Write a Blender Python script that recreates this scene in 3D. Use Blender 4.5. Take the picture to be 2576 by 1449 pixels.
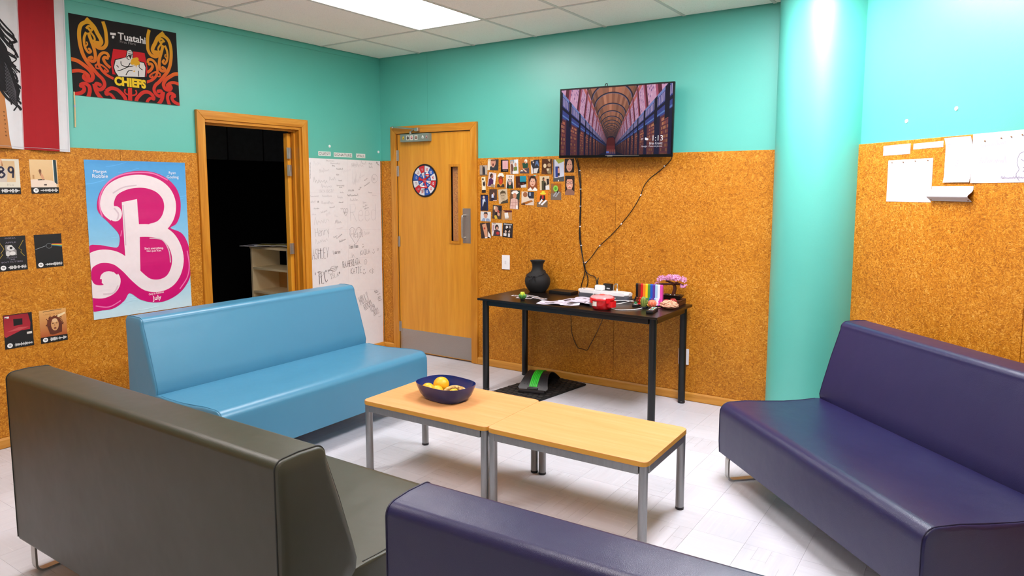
import bpy, bmesh, math, random
import numpy as np
from mathutils import Vector, Matrix
from mathutils.geometry import tessellate_polygon

for _o in list(bpy.data.objects):
    bpy.data.objects.remove(_o)
scene = bpy.context.scene
COL = scene.collection
PI = math.pi
random.seed(7)

# ------------------------------------------------------------------ camera, world, exposure
cam = bpy.data.cameras.new('camera')
cam.sensor_width = 36.0
cam.lens = 1774.70 * 36.0 / 2576.0
cam.shift_y = -63.72 / 2576.0
cam.clip_start = 0.05
camo = bpy.data.objects.new('camera', cam)
COL.objects.link(camo)
camo.location = (4.68725, -4.78063, 1.50943)
camo.rotation_euler = (PI / 2 - 0.105704, 0, 0.593860)
scene.camera = camo

world = bpy.data.worlds.new('world')
scene.world = world
world.use_nodes = True
world.node_tree.nodes['Background'].inputs[0].default_value = (0.75, 0.85, 1.0, 1)
world.node_tree.nodes['Background'].inputs[1].default_value = 0.15

scene.view_settings.view_transform = 'Standard'
scene.view_settings.look = 'None'
scene.view_settings.gamma = 1.0
scene.view_settings.use_curve_mapping = False
scene.view_settings.exposure = 0.0
scene.cycles.max_bounces = 14
scene.cycles.diffuse_bounces = 9
PANEL_STRENGTH = 18.5          # the recessed ceiling light panels are the only lamps in the room
PANEL_COLOR = (1.0, 0.945, 0.94)     # warm white tubes
PANEL2_STRENGTH = 39.0         # newer, whiter and brighter panel beside the pillar
PANEL2_COLOR = (1.0, 0.96, 1.03)
H = 2.677                      # ceiling height

# ------------------------------------------------------------------ colours and materials
def lin(c):
    if isinstance(c, str):
        c = c.lstrip('#')
        c = tuple(int(c[i:i + 2], 16) for i in (0, 2, 4))
    out = []
    for v in c[:3]:
        v = v / 255.0
        out.append(v / 12.92 if v <= 0.04045 else ((v + 0.055) / 1.055) ** 2.4)
    return tuple(out)

def newmat(name):
    m = bpy.data.materials.new(name)
    m.use_nodes = True
    nt = m.node_tree
    b = nt.nodes['Principled BSDF']
    return m, nt, b

class G:
    """tiny node-graph helper"""
    def __init__(s, nt):
        s.nt = nt
    def n(s, t, **kw):
        x = s.nt.nodes.new(t)
        for k, v in kw.items():
            setattr(x, k, v)
        return x
    def l(s, a, b):
        s.nt.links.new(a, b)
    def coord(s, kind='Object'):
        return s.n('ShaderNodeTexCoord').outputs[kind]
    def mapping(s, src, scale=(1, 1, 1), rot=(0, 0, 0), loc=(0, 0, 0)):
        m = s.n('ShaderNodeMapping')
        m.inputs['Scale'].default_value = scale
        m.inputs['Rotation'].default_value = rot
        m.inputs['Location'].default_value = loc
        s.l(src, m.inputs['Vector'])
        return m.outputs[0]
    def noise(s, vec, scale=5, detail=2, rough=0.5, dist=0.0):
        t = s.n('ShaderNodeTexNoise')
        t.inputs['Scale'].default_value = scale
        t.inputs['Detail'].default_value = detail
        t.inputs['Roughness'].default_value = rough
        t.inputs['Distortion'].default_value = dist
        if vec is not None:
            s.l(vec, t.inputs['Vector'])
        return t.outputs['Fac']
    def ramp(s, fac, stops, interp='LINEAR'):
        r = s.n('ShaderNodeValToRGB')
        r.color_ramp.interpolation = interp
        e = r.color_ramp.elements
        while len(e) < len(stops):
            e.new(0.5)
        for el, (p, c) in zip(e, stops):
            el.position = p
            el.color = (*lin(c), 1) if not isinstance(c, float) else (c, c, c, 1)
        s.l(fac, r.inputs[0])
        return r.outputs[0]
    def math(s, op, a, b=None, clamp=False):
        m = s.n('ShaderNodeMath', operation=op, use_clamp=clamp)
        for i, v in enumerate((a, b)):
            if v is None:
                continue
            if isinstance(v, (int, float)):
                m.inputs[i].default_value = v
            else:
                s.l(v, m.inputs[i])
        return m.outputs[0]
    def mix(s, fac, a, b, blend='MIX'):
        m = s.n('ShaderNodeMix', data_type='RGBA', blend_type=blend)
        for i, v in ((0, fac), (6, a), (7, b)):
            if isinstance(v, (int, float)):
                m.inputs[i].default_value = v
            elif isinstance(v, tuple):
                m.inputs[i].default_value = (*v[:3], 1)
            else:
                s.l(v, m.inputs[i])
        return m.outputs[2]
    def bump(s, height, strength=0.2, dist=0.01, normal=None):
        b = s.n('ShaderNodeBump')
        b.inputs['Strength'].default_value = strength
        b.inputs['Distance'].default_value = dist
        s.l(height, b.inputs['Height'])
        if normal is not None:
            s.l(normal, b.inputs['Normal'])
        return b.outputs[0]

MATS = {}
def plain(name, color, rough=0.5, metal=0.0, var=0.06, scale=18, bump=0.0, bscale=200, coat=0.0, spec=0.5):
    """one colour with slight procedural variation"""
    if name in MATS:
        return MATS[name]
    m, nt, b = newmat(name)
    g = G(nt)
    c = lin(color)
    co = g.coord()
    f = g.noise(co, scale, 3)
    lo = tuple(max(0, v * (1 - var)) for v in c)
    hi = tuple(min(1, v * (1 + var)) for v in c)
    g.l(g.mix(f, lo, hi), b.inputs['Base Color'])
    b.inputs['Roughness'].default_value = rough
    b.inputs['Metallic'].default_value = metal
    b.inputs['Specular IOR Level'].default_value = spec
    if coat:
        b.inputs['Coat Weight'].default_value = coat
        b.inputs['Coat Roughness'].default_value = 0.15
    if bump:
        g.l(g.bump(g.noise(co, bscale, 3), bump, 0.002), b.inputs['Normal'])
    MATS[name] = m
    return m

def m_paint():
    m, nt, b = newmat('teal wall paint')
    g = G(nt)
    co = g.coord()
    f = g.noise(co, 2.5, 3)
    g.l(g.mix(f, lin('#52b5a5'), lin('#5bbcad')), b.inputs['Base Color'])
    b.inputs['Roughness'].default_value = 0.42
    b.inputs['Specular IOR Level'].default_value = 0.95
    n1 = g.bump(g.noise(co, 260, 3), 0.12, 0.002)
    g.l(g.bump(g.noise(co, 60, 2), 0.05, 0.004, n1), b.inputs['Normal'])
    return m

def m_osb():
    """pressed strand board: three layers of short chips lying in random directions"""
    m, nt, b = newmat('strand board')
    g = G(nt)
    oi = g.n('ShaderNodeObjectInfo')
    co0 = g.coord()
    vm = g.n('ShaderNodeVectorMath', operation='ADD')
    g.l(co0, vm.inputs[0])
    sc = g.n('ShaderNodeVectorMath', operation='SCALE')
    sc.inputs[0].default_value = (37, 23, 0)
    g.l(oi.outputs['Random'], sc.inputs['Scale'])
    g.l(sc.outputs[0], vm.inputs[1])
    co = vm.outputs[0]
    layers = []
    for k in range(5):
        vor = g.n('ShaderNodeTexVoronoi', feature='F1', voronoi_dimensions='2D')
        vor.inputs['Scale'].default_value = (52, 42, 60, 36, 48)[k]
        mp = g.mapping(co, (1, 1, 1), (0, 0, 0.4 + 1.31 * k), (3.1 * k, 1.7 * k, 0))
        # stretched chips: squash one axis
        mp2 = g.mapping(mp, (1.0, 5.0 - 0.4 * k, 1))
        nz = g.n('ShaderNodeTexNoise')
        nz.inputs['Scale'].default_value = 16
        nz.inputs['Detail'].default_value = 2
        g.l(mp, nz.inputs['Vector'])
        ad = g.n('ShaderNodeVectorMath', operation='MULTIPLY_ADD')
        g.l(nz.outputs['Color'], ad.inputs[0])
        ad.inputs[1].default_value = (0.09, 0.38, 0)
        g.l(mp2, ad.inputs[2])
        g.l(ad.outputs[0], vor.inputs['Vector'])
        sep = g.n('ShaderNodeSeparateColor')
        g.l(vor.outputs['Color'], sep.inputs[0])
        layers.append((sep.outputs[0], vor.outputs['Distance']))
    tone = layers[0][0]
    for k in range(1, 5):
        mask = g.math('GREATER_THAN', g.noise(g.mapping(co, (1, 1, 1), (0, 0, 0.6 * k), (9.0 * k, 4, 0)), 80 - 8 * k, 2), 0.52)
        mx = g.n('ShaderNodeMix', data_type='FLOAT')
        g.l(mask, mx.inputs[0]); g.l(tone, mx.inputs[2]); g.l(layers[k][0], mx.inputs[3])
        tone = mx.outputs[0]
    fine = g.noise(co, 330, 3, 0.65)
    fib = None
    for k, (rot, sx, sy) in enumerate(((0.3, 50, 330), (1.4, 44, 300), (2.3, 58, 360), (2.9, 40, 280))):
        f = g.noise(g.mapping(co, (sx, sy, 1), (0, 0, rot), (k * 3.3, k * 1.9, 0)), 1.0, 2, 0.55)
        if fib is None:
            fib = f
        else:
            mask = g.math('GREATER_THAN', g.noise(g.mapping(co, (1, 1, 1), (0, 0, 0.5 * k), (5.0 * k, 8, 0)), 62 + 9 * k, 1), 0.5)
            mx = g.n('ShaderNodeMix', data_type='FLOAT')
            g.l(mask, mx.inputs[0]); g.l(fib, mx.inputs[2]); g.l(f, mx.inputs[3])
            fib = mx.outputs[0]
    tone = g.math('ADD', g.math('MULTIPLY', tone, 0.27), g.math('ADD', g.math('MULTIPLY', fib, 0.55), g.math('MULTIPLY', fine, 0.22)))
    tone = g.math('ADD', g.math('MULTIPLY', g.math('SUBTRACT', tone, 0.52), 1.5), 0.5)
    big = g.noise(co, 3.0, 3)
    tone = g.math('ADD', tone, g.math('MULTIPLY', g.math('SUBTRACT', big, 0.5), 0.22))
    c = g.ramp(tone, [(0.10, '#7a4304'), (0.34, '#a8640a'), (0.52, '#c07812'), (0.70, '#d39029'), (0.92, '#e9b968')])
    g.l(c, b.inputs['Base Color'])
    b.inputs['Roughness'].default_value = 0.5
    b.inputs['Specular IOR Level'].default_value = 0.35
    g.l(g.bump(tone, 0.25, 0.003), b.inputs['Normal'])
    return m

def m_pine(name, c1, c2, c3, axis=2, scale=1.0, rough=0.38):
    """straight grained varnished wood, grain along the given axis"""
    m, nt, b = newmat(name)
    g = G(nt)
    oi = g.n('ShaderNodeObjectInfo')
    sc = g.n('ShaderNodeVectorMath', operation='SCALE')
    sc.inputs[0].default_value = (5, 7, 11)
    g.l(oi.outputs['Random'], sc.inputs['Scale'])
    ad = g.n('ShaderNodeVectorMath', operation='ADD')
    g.l(g.coord(), ad.inputs[0]); g.l(sc.outputs[0], ad.inputs[1])
    s = [26 * scale, 26 * scale, 26 * scale]
    s[axis] = 1.6 * scale
    v = g.mapping(ad.outputs[0], tuple(s))
    f = g.noise(v, 1.0, 4, 0.6, 1.2)
    s2 = [180, 180, 180]; s2[axis] = 6
    fine = g.noise(g.mapping(ad.outputs[0], tuple(s2)), 1.0, 2)
    t = g.math('ADD', g.math('MULTIPLY', f, 0.8), g.math('MULTIPLY', fine, 0.25))
    g.l(g.ramp(t, [(0.3, c1), (0.55, c2), (0.8, c3)]), b.inputs['Base Color'])
    b.inputs['Roughness'].default_value = rough
    g.l(g.bump(fine, 0.06, 0.001), b.inputs['Normal'])
    return m

def m_leather(name, color, rough=0.4, grain=0.25, gscale=420, var=0.10, spec=0.5):
    m, nt, b = newmat(name)
    g = G(nt)
    co = g.coord()
    c = lin(color)
    f = g.noise(co, 6, 4, 0.6)
    fine = g.noise(co, gscale * 0.9, 2)
    fm = g.math('ADD', g.math('MULTIPLY', f, 0.7), g.math('MULTIPLY', fine, 0.3))
    g.l(g.mix(fm, tuple(v * (1 - var) for v in c), tuple(min(1, v * (1 + var)) for v in c)), b.inputs['Base Color'])
    b.inputs['Specular IOR Level'].default_value = spec
    g.l(g.math('ADD', g.math('MULTIPLY', f, 0.14), rough - 0.07), b.inputs['Roughness'])
    v = g.n('ShaderNodeTexVoronoi', feature='DISTANCE_TO_EDGE')
    v.inputs['Scale'].default_value = gscale
    g.l(co, v.inputs['Vector'])
    n1 = g.bump(v.outputs['Distance'], grain, 0.0015)
    g.l(g.bump(g.noise(co, 9, 2), 0.10, 0.02, n1), b.inputs['Normal'])
    return m

def m_print(name='printed paper', rough=0.5, emit=0.0):
    m, nt, b = newmat(name)
    g = G(nt)
    a = g.n('ShaderNodeAttribute', attribute_name='Col')
    if emit:
        b.inputs['Base Color'].default_value = (0.004, 0.004, 0.005, 1)
        g.l(a.outputs['Color'], b.inputs['Emission Color'])
        b.inputs['Emission Strength'].default_value = emit
        b.inputs['Roughness'].default_value = 0.3
        b.inputs['Specular IOR Level'].default_value = 0.12
    else:
        f = g.noise(g.coord(), 30, 3)
        g.l(g.mix(g.math('MULTIPLY', f, 0.08), a.outputs['Color'], (0.0, 0.0, 0.0)), b.inputs['Base Color'])
        b.inputs['Roughness'].default_value = rough
    return m

def m_floor_tile():
    m, nt, b = newmat('grey vinyl tile')
    g = G(nt)
    oi = g.n('ShaderNodeObjectInfo')
    sc = g.n('ShaderNodeVectorMath', operation='SCALE')
    sc.inputs[0].default_value = (31, 17, 5)
    g.l(oi.outputs['Random'], sc.inputs['Scale'])
    ad = g.n('ShaderNodeVectorMath', operation='ADD')
    g.l(g.coord(), ad.inputs[0]); g.l(sc.outputs[0], ad.inputs[1])
    f = g.noise(g.mapping(ad.outputs[0], (3, 55, 1)), 1.0, 3, 0.6)
    spots = g.noise(ad.outputs[0], 9, 3, 0.7)
    t = g.math('ADD', g.math('MULTIPLY', f, 0.55), g.math('MULTIPLY', oi.outputs['Random'], 0.25))
    t = g.math('ADD', t, g.math('MULTIPLY', spots, 0.2))
    base = g.ramp(t, [(0.22, '#c5c5cb'), (0.5, '#d1d1d8'), (0.8, '#dadae1')])
    br = g.n('ShaderNodeTexBrick')          # each tile is embossed with four staggered strips
    br.offset = 0.37
    br.inputs['Scale'].default_value = 1.0
    br.inputs['Brick Width'].default_value = 0.19
    br.inputs['Row Height'].default_value = 0.0572
    br.inputs['Mortar Size'].default_value = 0.0011
    br.inputs['Mortar Smooth'].default_value = 0.3
    off = g.n('ShaderNodeVectorMath', operation='ADD')
    g.l(g.coord(), off.inputs[0]); off.inputs[1].default_value = (0.1143, 0.1143, 0)
    g.l(off.outputs[0], br.inputs['Vector'])
    line = g.ramp(oi.outputs['Random'], [(0.0, '#8f8d90'), (0.35, '#b5b3b6'), (0.36, '#e6e6ea'), (1.0, '#e2e2e6')])
    keep = g.math('GREATER_THAN', g.noise(ad.outputs[0], 7, 1), 0.5)
    g.l(g.mix(g.math('MULTIPLY', g.math('MULTIPLY', br.outputs['Fac'], keep), 0.75), base, line), b.inputs['Base Color'])
    g.l(g.math('ADD', g.math('MULTIPLY', f, 0.12), 0.30), b.inputs['Roughness'])
    b.inputs['Specular IOR Level'].default_value = 0.4
    return m

def m_ceiling():
    m, nt, b = newmat('mineral fibre ceiling tile')
    g = G(nt)
    co = g.coord()
    f = g.noise(co, 120, 3, 0.7)
    pits = g.math('GREATER_THAN', g.noise(co, 230, 1), 0.66)
    base = g.mix(f, lin('#f8f2e8'), lin('#fdf9f0'))
    g.l(g.mix(g.math('MULTIPLY', pits, 0.35), base, lin('#a49d94')), b.inputs['Base Color'])
    b.inputs['Roughness'].default_value = 0.95
    b.inputs['Specular IOR Level'].default_value = 0.1
    g.l(g.bump(f, 0.25, 0.003), b.inputs['Normal'])
    return m

def m_steel(name, color, rough=0.35, scratch=0.25):
    m, nt, b = newmat(name)
    g = G(nt)
    co = g.coord()
    f = g.noise(g.mapping(co, (30, 30, 4)), 3, 4, 0.7)
    c = lin(color)
    g.l(g.mix(f, tuple(v * (1 - scratch) for v in c), tuple(min(1, v * (1 + scratch)) for v in c)), b.inputs['Base Color'])
    b.inputs['Metallic'].default_value = 0.85
    g.l(g.math('ADD', g.math('MULTIPLY', f, 0.25), rough - 0.1), b.inputs['Roughness'])
    return m

def m_glass(name, color=(255, 255, 255), rough=0.03, alpha=0.25):
    m, nt, b = newmat(name)
    b.inputs['Base Color'].default_value = (*lin(color), 1)
    b.inputs['Roughness'].default_value = rough
    b.inputs['Alpha'].default_value = alpha
    b.inputs['Specular IOR Level'].default_value = 0.6
    return m

def m_emit(name, color, strength):
    m, nt, b = newmat(name)
    g = G(nt)
    b.inputs['Base Color'].default_value = (0.9, 0.9, 0.9, 1)
    b.inputs['Emission Color'].default_value = (*color, 1)
    b.inputs['Emission Strength'].default_value = strength
    return m

M_PAINT = m_paint()
M_OSB = m_osb()
M_WHITEPAINT = plain('off white wall paint', '#efece6', 0.6, var=0.02, scale=3)
M_FRAME = m_pine('varnished pine frame', '#b06a12', '#c98422', '#dda046', axis=1)
M_FRAME_H = m_pine('varnished pine frame across', '#b06a12', '#c98422', '#dda046', axis=0)
M_DOOR = m_pine('varnished door veneer', '#cc8620', '#dc962a', '#e4a640', axis=1, scale=0.55)
M_BASE = m_pine('varnished skirting', '#b8771f', '#cf8f35', '#dba24c', axis=0)
M_BEECH = m_pine('beech laminate', '#db985c', '#e4a368', '#ebb07c', axis=0, scale=0.8, rough=0.35)
M_PRINT = m_print('printed paper', 0.55)
M_GLOSSPRINT = m_print('glossy print', 0.32)
M_CLOTH = m_print('printed cloth', 0.85)
M_SCREEN = m_print('lit screen', emit=1.0)
M_TILE = m_floor_tile()
M_CEIL = m_ceiling()
M_GREYSTEEL = m_steel('grey painted steel', '#9a9a9a', 0.42, 0.22)
M_CHROME = m_steel('brushed chrome', '#b9b6b0', 0.30, 0.12)
M_STEELPLATE = m_steel('stainless plate', '#b3ada6', 0.40, 0.14)
M_BLACK = plain('black powder coat', '#0c0c0d', 0.35, var=0.2)
M_BLACKPL = plain('black plastic', '#101011', 0.38, var=0.2)
M_WHITEPL = plain('white plastic', '#eceaea', 0.35, var=0.02)
M_PANEL = m_emit('light diffuser', PANEL_COLOR, PANEL_STRENGTH)
M_PANEL2 = m_emit('bright light diffuser', PANEL2_COLOR, PANEL2_STRENGTH)

# ------------------------------------------------------------------ mesh helpers
def finish(o, angle=35, smooth=True, weighted=True):
    me = o.data
    if smooth and len(me.polygons):
        me.polygons.foreach_set('use_smooth', [True] * len(me.polygons))
        me.set_sharp_from_angle(angle=math.radians(angle))
        if weighted:
            md = o.modifiers.new('normals', 'WEIGHTED_NORMAL')
            md.keep_sharp = True
    return o

def obj(name, bm, mat, parent=None, angle=35, smooth=True, weighted=True, recalc=True):
    if isinstance(bm, bmesh.types.BMesh):
        if recalc:
            bmesh.ops.recalc_face_normals(bm, faces=bm.faces)
        me = bpy.data.meshes.new(name)
        bm.to_mesh(me)
        bm.free()
    else:
        me = bm
    o = bpy.data.objects.new(name, me)
    COL.objects.link(o)
    if mat is not None and not me.materials:
        me.materials.append(mat)
    if parent is not None:
        o.parent = parent
    finish(o, angle, smooth, weighted)
    return o

def share(name, src, parent=None, loc=None, rot=None):
    o = src.copy()
    o.name = name
    COL.objects.link(o)
    if parent is not None:
        o.parent = parent
    if loc is not None:
        o.location = loc
    if rot is not None:
        o.rotation_euler = rot
    return o

def thing(name, label, cat, loc=(0, 0, 0), rotz=0.0, group=None):
    o = bpy.data.objects.new(name, None)
    o.empty_display_size = 0.1
    COL.objects.link(o)
    o.location = loc
    o.rotation_euler = (0, 0, rotz)
    return tag(o, label, cat, group)

def tag(o, label, cat, group=None):
    o['label'] = label
    o['category'] = cat
    if group:
        o['group'] = group
    return o

def struct(o):
    o['kind'] = 'structure'
    return o

def empty(name, loc=(0, 0, 0), rotz=0.0):
    o = bpy.data.objects.new(name, None)
    COL.objects.link(o)
    o.location = loc
    o.rotation_euler = (0, 0, rotz)
    return o

BM = bmesh.new

def box(bm, x0, x1, y0, y1, z0, z1, r=0.0, seg=2, mat=None):
    vs = [bm.verts.new(p) for p in ((x0, y0, z0), (x1, y0, z0), (x1, y1, z0), (x0, y1, z0), (x0, y0, z1), (x1, y0, z1), (x1, y1, z1), (x0, y1, z1))]
    fs = [bm.faces.new([vs[i] for i in q]) for q in ((3, 2, 1, 0), (4, 5, 6, 7), (0, 1, 5, 4), (1, 2, 6, 5), (2, 3, 7, 6), (3, 0, 4, 7))]
    if r > 0:
        es = list({e for f in fs for e in f.edges})
        bmesh.ops.bevel(bm, geom=es, offset=r, segments=seg, affect='EDGES', profile=0.5)
    return bm

def bx(*a, **k):
    return box(BM(), *a, **k)

def xform(bm, M, old=()):
    """move every vertex that was not there before (old: set of the earlier ones)"""
    for v in bm.verts:
        if v not in old:
            v.co = M @ v.co
    return bm

def lathe(bm, prof, seg=32, center=(0, 0, 0), close=True):
    rings = []
    cx, cy, cz = center
    for r, z in prof:
        if r < 1e-6:
            rings.append([bm.verts.new((cx, cy, cz + z))])
        else:
            rings.append([bm.verts.new((cx + r * math.cos(2 * PI * k / seg), cy + r * math.sin(2 * PI * k / seg), cz + z)) for k in range(seg)])
    for a, b in zip(rings, rings[1:]):
        if len(a) == 1 and len(b) == 1:
            continue
        for k in range(seg):
            k2 = (k + 1) % seg
            if len(a) == 1:
                bm.faces.new((a[0], b[k], b[k2]))
            elif len(b) == 1:
                bm.faces.new((a[k], b[0], a[k2]))
            else:
                bm.faces.new((a[k], a[k2], b[k2], b[k]))
    if close:
        for rg in (rings[0], rings[-1]):
            if len(rg) > 1:
                bm.faces.new(rg)
    return bm

def smoothpath(pts, n=6, closed=False):
    pts = [Vector(p) for p in pts]
    if len(pts) < 3:
        return pts
    out = []
    N = len(pts)
    rng = range(N) if closed else range(N - 1)
    for i in rng:
        p1, p2 = pts[i], pts[(i + 1) % N]
        p0 = pts[i - 1] if (i > 0 or closed) else p1
        p3 = pts[(i + 2) % N] if (i + 2 < N or closed) else p2
        for k in range(n):
            t = k / n
            out.append(0.5 * ((2 * p1) + (p2 - p0) * t + (2 * p0 - 5 * p1 + 4 * p2 - p3) * t * t + (3 * p1 - p0 - 3 * p2 + p3) * t ** 3))
    if not closed:
        out.append(pts[-1])
    return out

def tube(bm, path, r, seg=8, closed=False, flat=None):
    """round tube along a path; flat=(w,h) gives a flat bar instead"""
    path = [Vector(p) for p in path]
    N = len(path)
    rings = []
    up = None
    for i, p in enumerate(path):
        if closed:
            t = path[(i + 1) % N] - path[i - 1]
        else:
            t = path[min(i + 1, N - 1)] - path[max(i - 1, 0)]
        if t.length < 1e-9:
            t = Vector((0, 0, 1))
        t.normalize()
        if up is None:
            up = t.orthogonal().normalized()
        up = (up - t * up.dot(t))
        if up.length < 1e-6:
            up = t.orthogonal()
        up.normalize()
        sd = t.cross(up)
        rr = r[i] if isinstance(r, (list, tuple)) else r
        rings.append([bm.verts.new(p + (up * math.cos(2 * PI * k / seg) + sd * math.sin(2 * PI * k / seg)) * rr) for k in range(seg)])
    rng = range(N) if closed else range(N - 1)
    for i in rng:
        a, b = rings[i], rings[(i + 1) % N]
        for k in range(seg):
            k2 = (k + 1) % seg
            bm.faces.new((a[k], a[k2], b[k2], b[k]))
    if not closed:
        bm.faces.new(rings[0]); bm.faces.new(rings[-1])
    return bm

def flatbar(bm, path, width, thick, wdir):
    """flat bar along a planar path; width runs along wdir"""
    path = [Vector(p) for p in path]
    wd = Vector(wdir).normalized()
    rings = []
    N = len(path)
    for i, p in enumerate(path):
        t = (path[min(i + 1, N - 1)] - path[max(i - 1, 0)]).normalized()
        nrm = t.cross(wd)
        rings.append([bm.verts.new(p + wd * (sx * width / 2) + nrm * (sy * thick / 2)) for sx, sy in ((-1, -1), (1, -1), (1, 1), (-1, 1))])
    for a, b in zip(rings, rings[1:]):
        for k in range(4):
            k2 = (k + 1) % 4
            bm.faces.new((a[k], a[k2], b[k2], b[k]))
    bm.faces.new(rings[0]); bm.faces.new(rings[-1])
    return bm

def prism(bm, pts, z0, z1, r=0.0, seg=2, axis='z'):
    """polygon extruded; axis z: pts are (x,y)"""
    def P(p, z):
        if axis == 'z':
            return (p[0], p[1], z)
        if axis == 'x':
            return (z, p[0], p[1])
        return (p[0], z, p[1])
    a = [bm.verts.new(P(p, z0)) for p in pts]
    b = [bm.verts.new(P(p, z1)) for p in pts]
    n = len(pts)
    f0 = bm.faces.new(a[::-1]); f1 = bm.faces.new(b)
    for k in range(n):
        bm.faces.new((a[k], a[(k + 1) % n], b[(k + 1) % n], b[k]))
    if r > 0:
        es = list(f0.edges) + list(f1.edges)
        bmesh.ops.bevel(bm, geom=es, offset=r, segments=seg, affect='EDGES', profile=0.5)
    return bm

def rrect(x0, x1, y0, y1, r, seg=5):
    out = []
    for cx, cy, a0 in ((x1 - r, y1 - r, 0), (x0 + r, y1 - r, 90), (x0 + r, y0 + r, 180), (x1 - r, y0 + r, 270)):
        for k in range(seg + 1):
            a = math.radians(a0 + 90 * k / seg)
            out.append((cx + r * math.cos(a), cy + r * math.sin(a)))
    return out

def ball(bm, c, r, sx=1, sy=1, sz=1, seg=14, rings=9):
    st = set(bm.verts)
    prof = [(0, -1)] + [(math.sin(PI * k / rings), -math.cos(PI * k / rings)) for k in range(1, rings)] + [(0, 1)]
    lathe(bm, prof, seg, close=False)
    for v in bm.verts:
        if v in st:
            continue
        v.co = Vector((c[0] + v.co.x * r * sx, c[1] + v.co.y * r * sy, c[2] + v.co.z * r * sz))
    return bm

# ------------------------------------------------------------------ wall frames: local X right along the wall, Y up, Z out into the room
S2 = math.sqrt(0.5)
WALLS = {
    'back': (Vector((0, 0, 0)), Vector((1, 0, 0)), Vector((0, -1, 0))),
    'left': (Vector((0, 0, 0)), Vector((0, 1, 0)), Vector((1, 0, 0))),
    'right': (Vector((3.75, 0, 0)), Vector((S2, -S2, 0)), Vector((-S2, -S2, 0))),
}
def wallmat(wall, s=0.0, z=0.0, n=0.0, rot=0.0):
    o, X, N = WALLS[wall]
    Y = Vector((0, 0, 1))
    p = o + X * s + Y * z + N * n
    M = Matrix(((X.x, Y.x, N.x, p.x), (X.y, Y.y, N.y, p.y), (X.z, Y.z, N.z, p.z), (0, 0, 0, 1)))
    return M @ Matrix.Rotation(rot, 4, 'Z')

def onwall(o, wall, s=0.0, z=0.0, n=0.0, rot=0.0):
    o.matrix_world = wallmat(wall, s, z, n, rot)
    return o

# ------------------------------------------------------------------ flat print builder: coloured shapes on a thin sheet
def homography(src, dst):
    A = []
    for (x, y), (u, v) in zip(src, dst):
        A.append([x, y, 1, 0, 0, 0, -u * x, -u * y]); A.append([0, 0, 0, x, y, 1, -v * x, -v * y])
    b = np.array([c for uv in dst for c in uv], float)
    h = np.linalg.solve(np.array(A, float), b)
    return np.append(h, 1).reshape(3, 3)

_TEXT = {}
def text_tris(s, bold=0.0):
    key = (s, bold)
    if key in _TEXT:
        return _TEXT[key]
    cu = bpy.data.curves.new('lettering', 'FONT')
    cu.body = s
    cu.size = 1.0
    cu.resolution_u = 3
    cu.offset = bold
    cu.align_x = 'CENTER'
    cu.align_y = 'CENTER'
    o = bpy.data.objects.new('lettering', cu)
    me = o.to_mesh()
    me.calc_loop_triangles()
    co = [(v.co.x, v.co.y) for v in me.vertices]
    tr = [[co[i] for i in t.vertices] for t in me.loop_triangles]
    o.to_mesh_clear()
    bpy.data.objects.remove(o)
    bpy.data.curves.remove(cu)
    if tr:
        a = np.array(tr)
        mn, mx = a.min((0, 1)), a.max((0, 1))
        a = a - (mn + mx) / 2
        _TEXT[key] = (a, mx - mn)
    else:
        _TEXT[key] = (np.zeros((0, 3, 2)), np.ones(2))
    return _TEXT[key]

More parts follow.
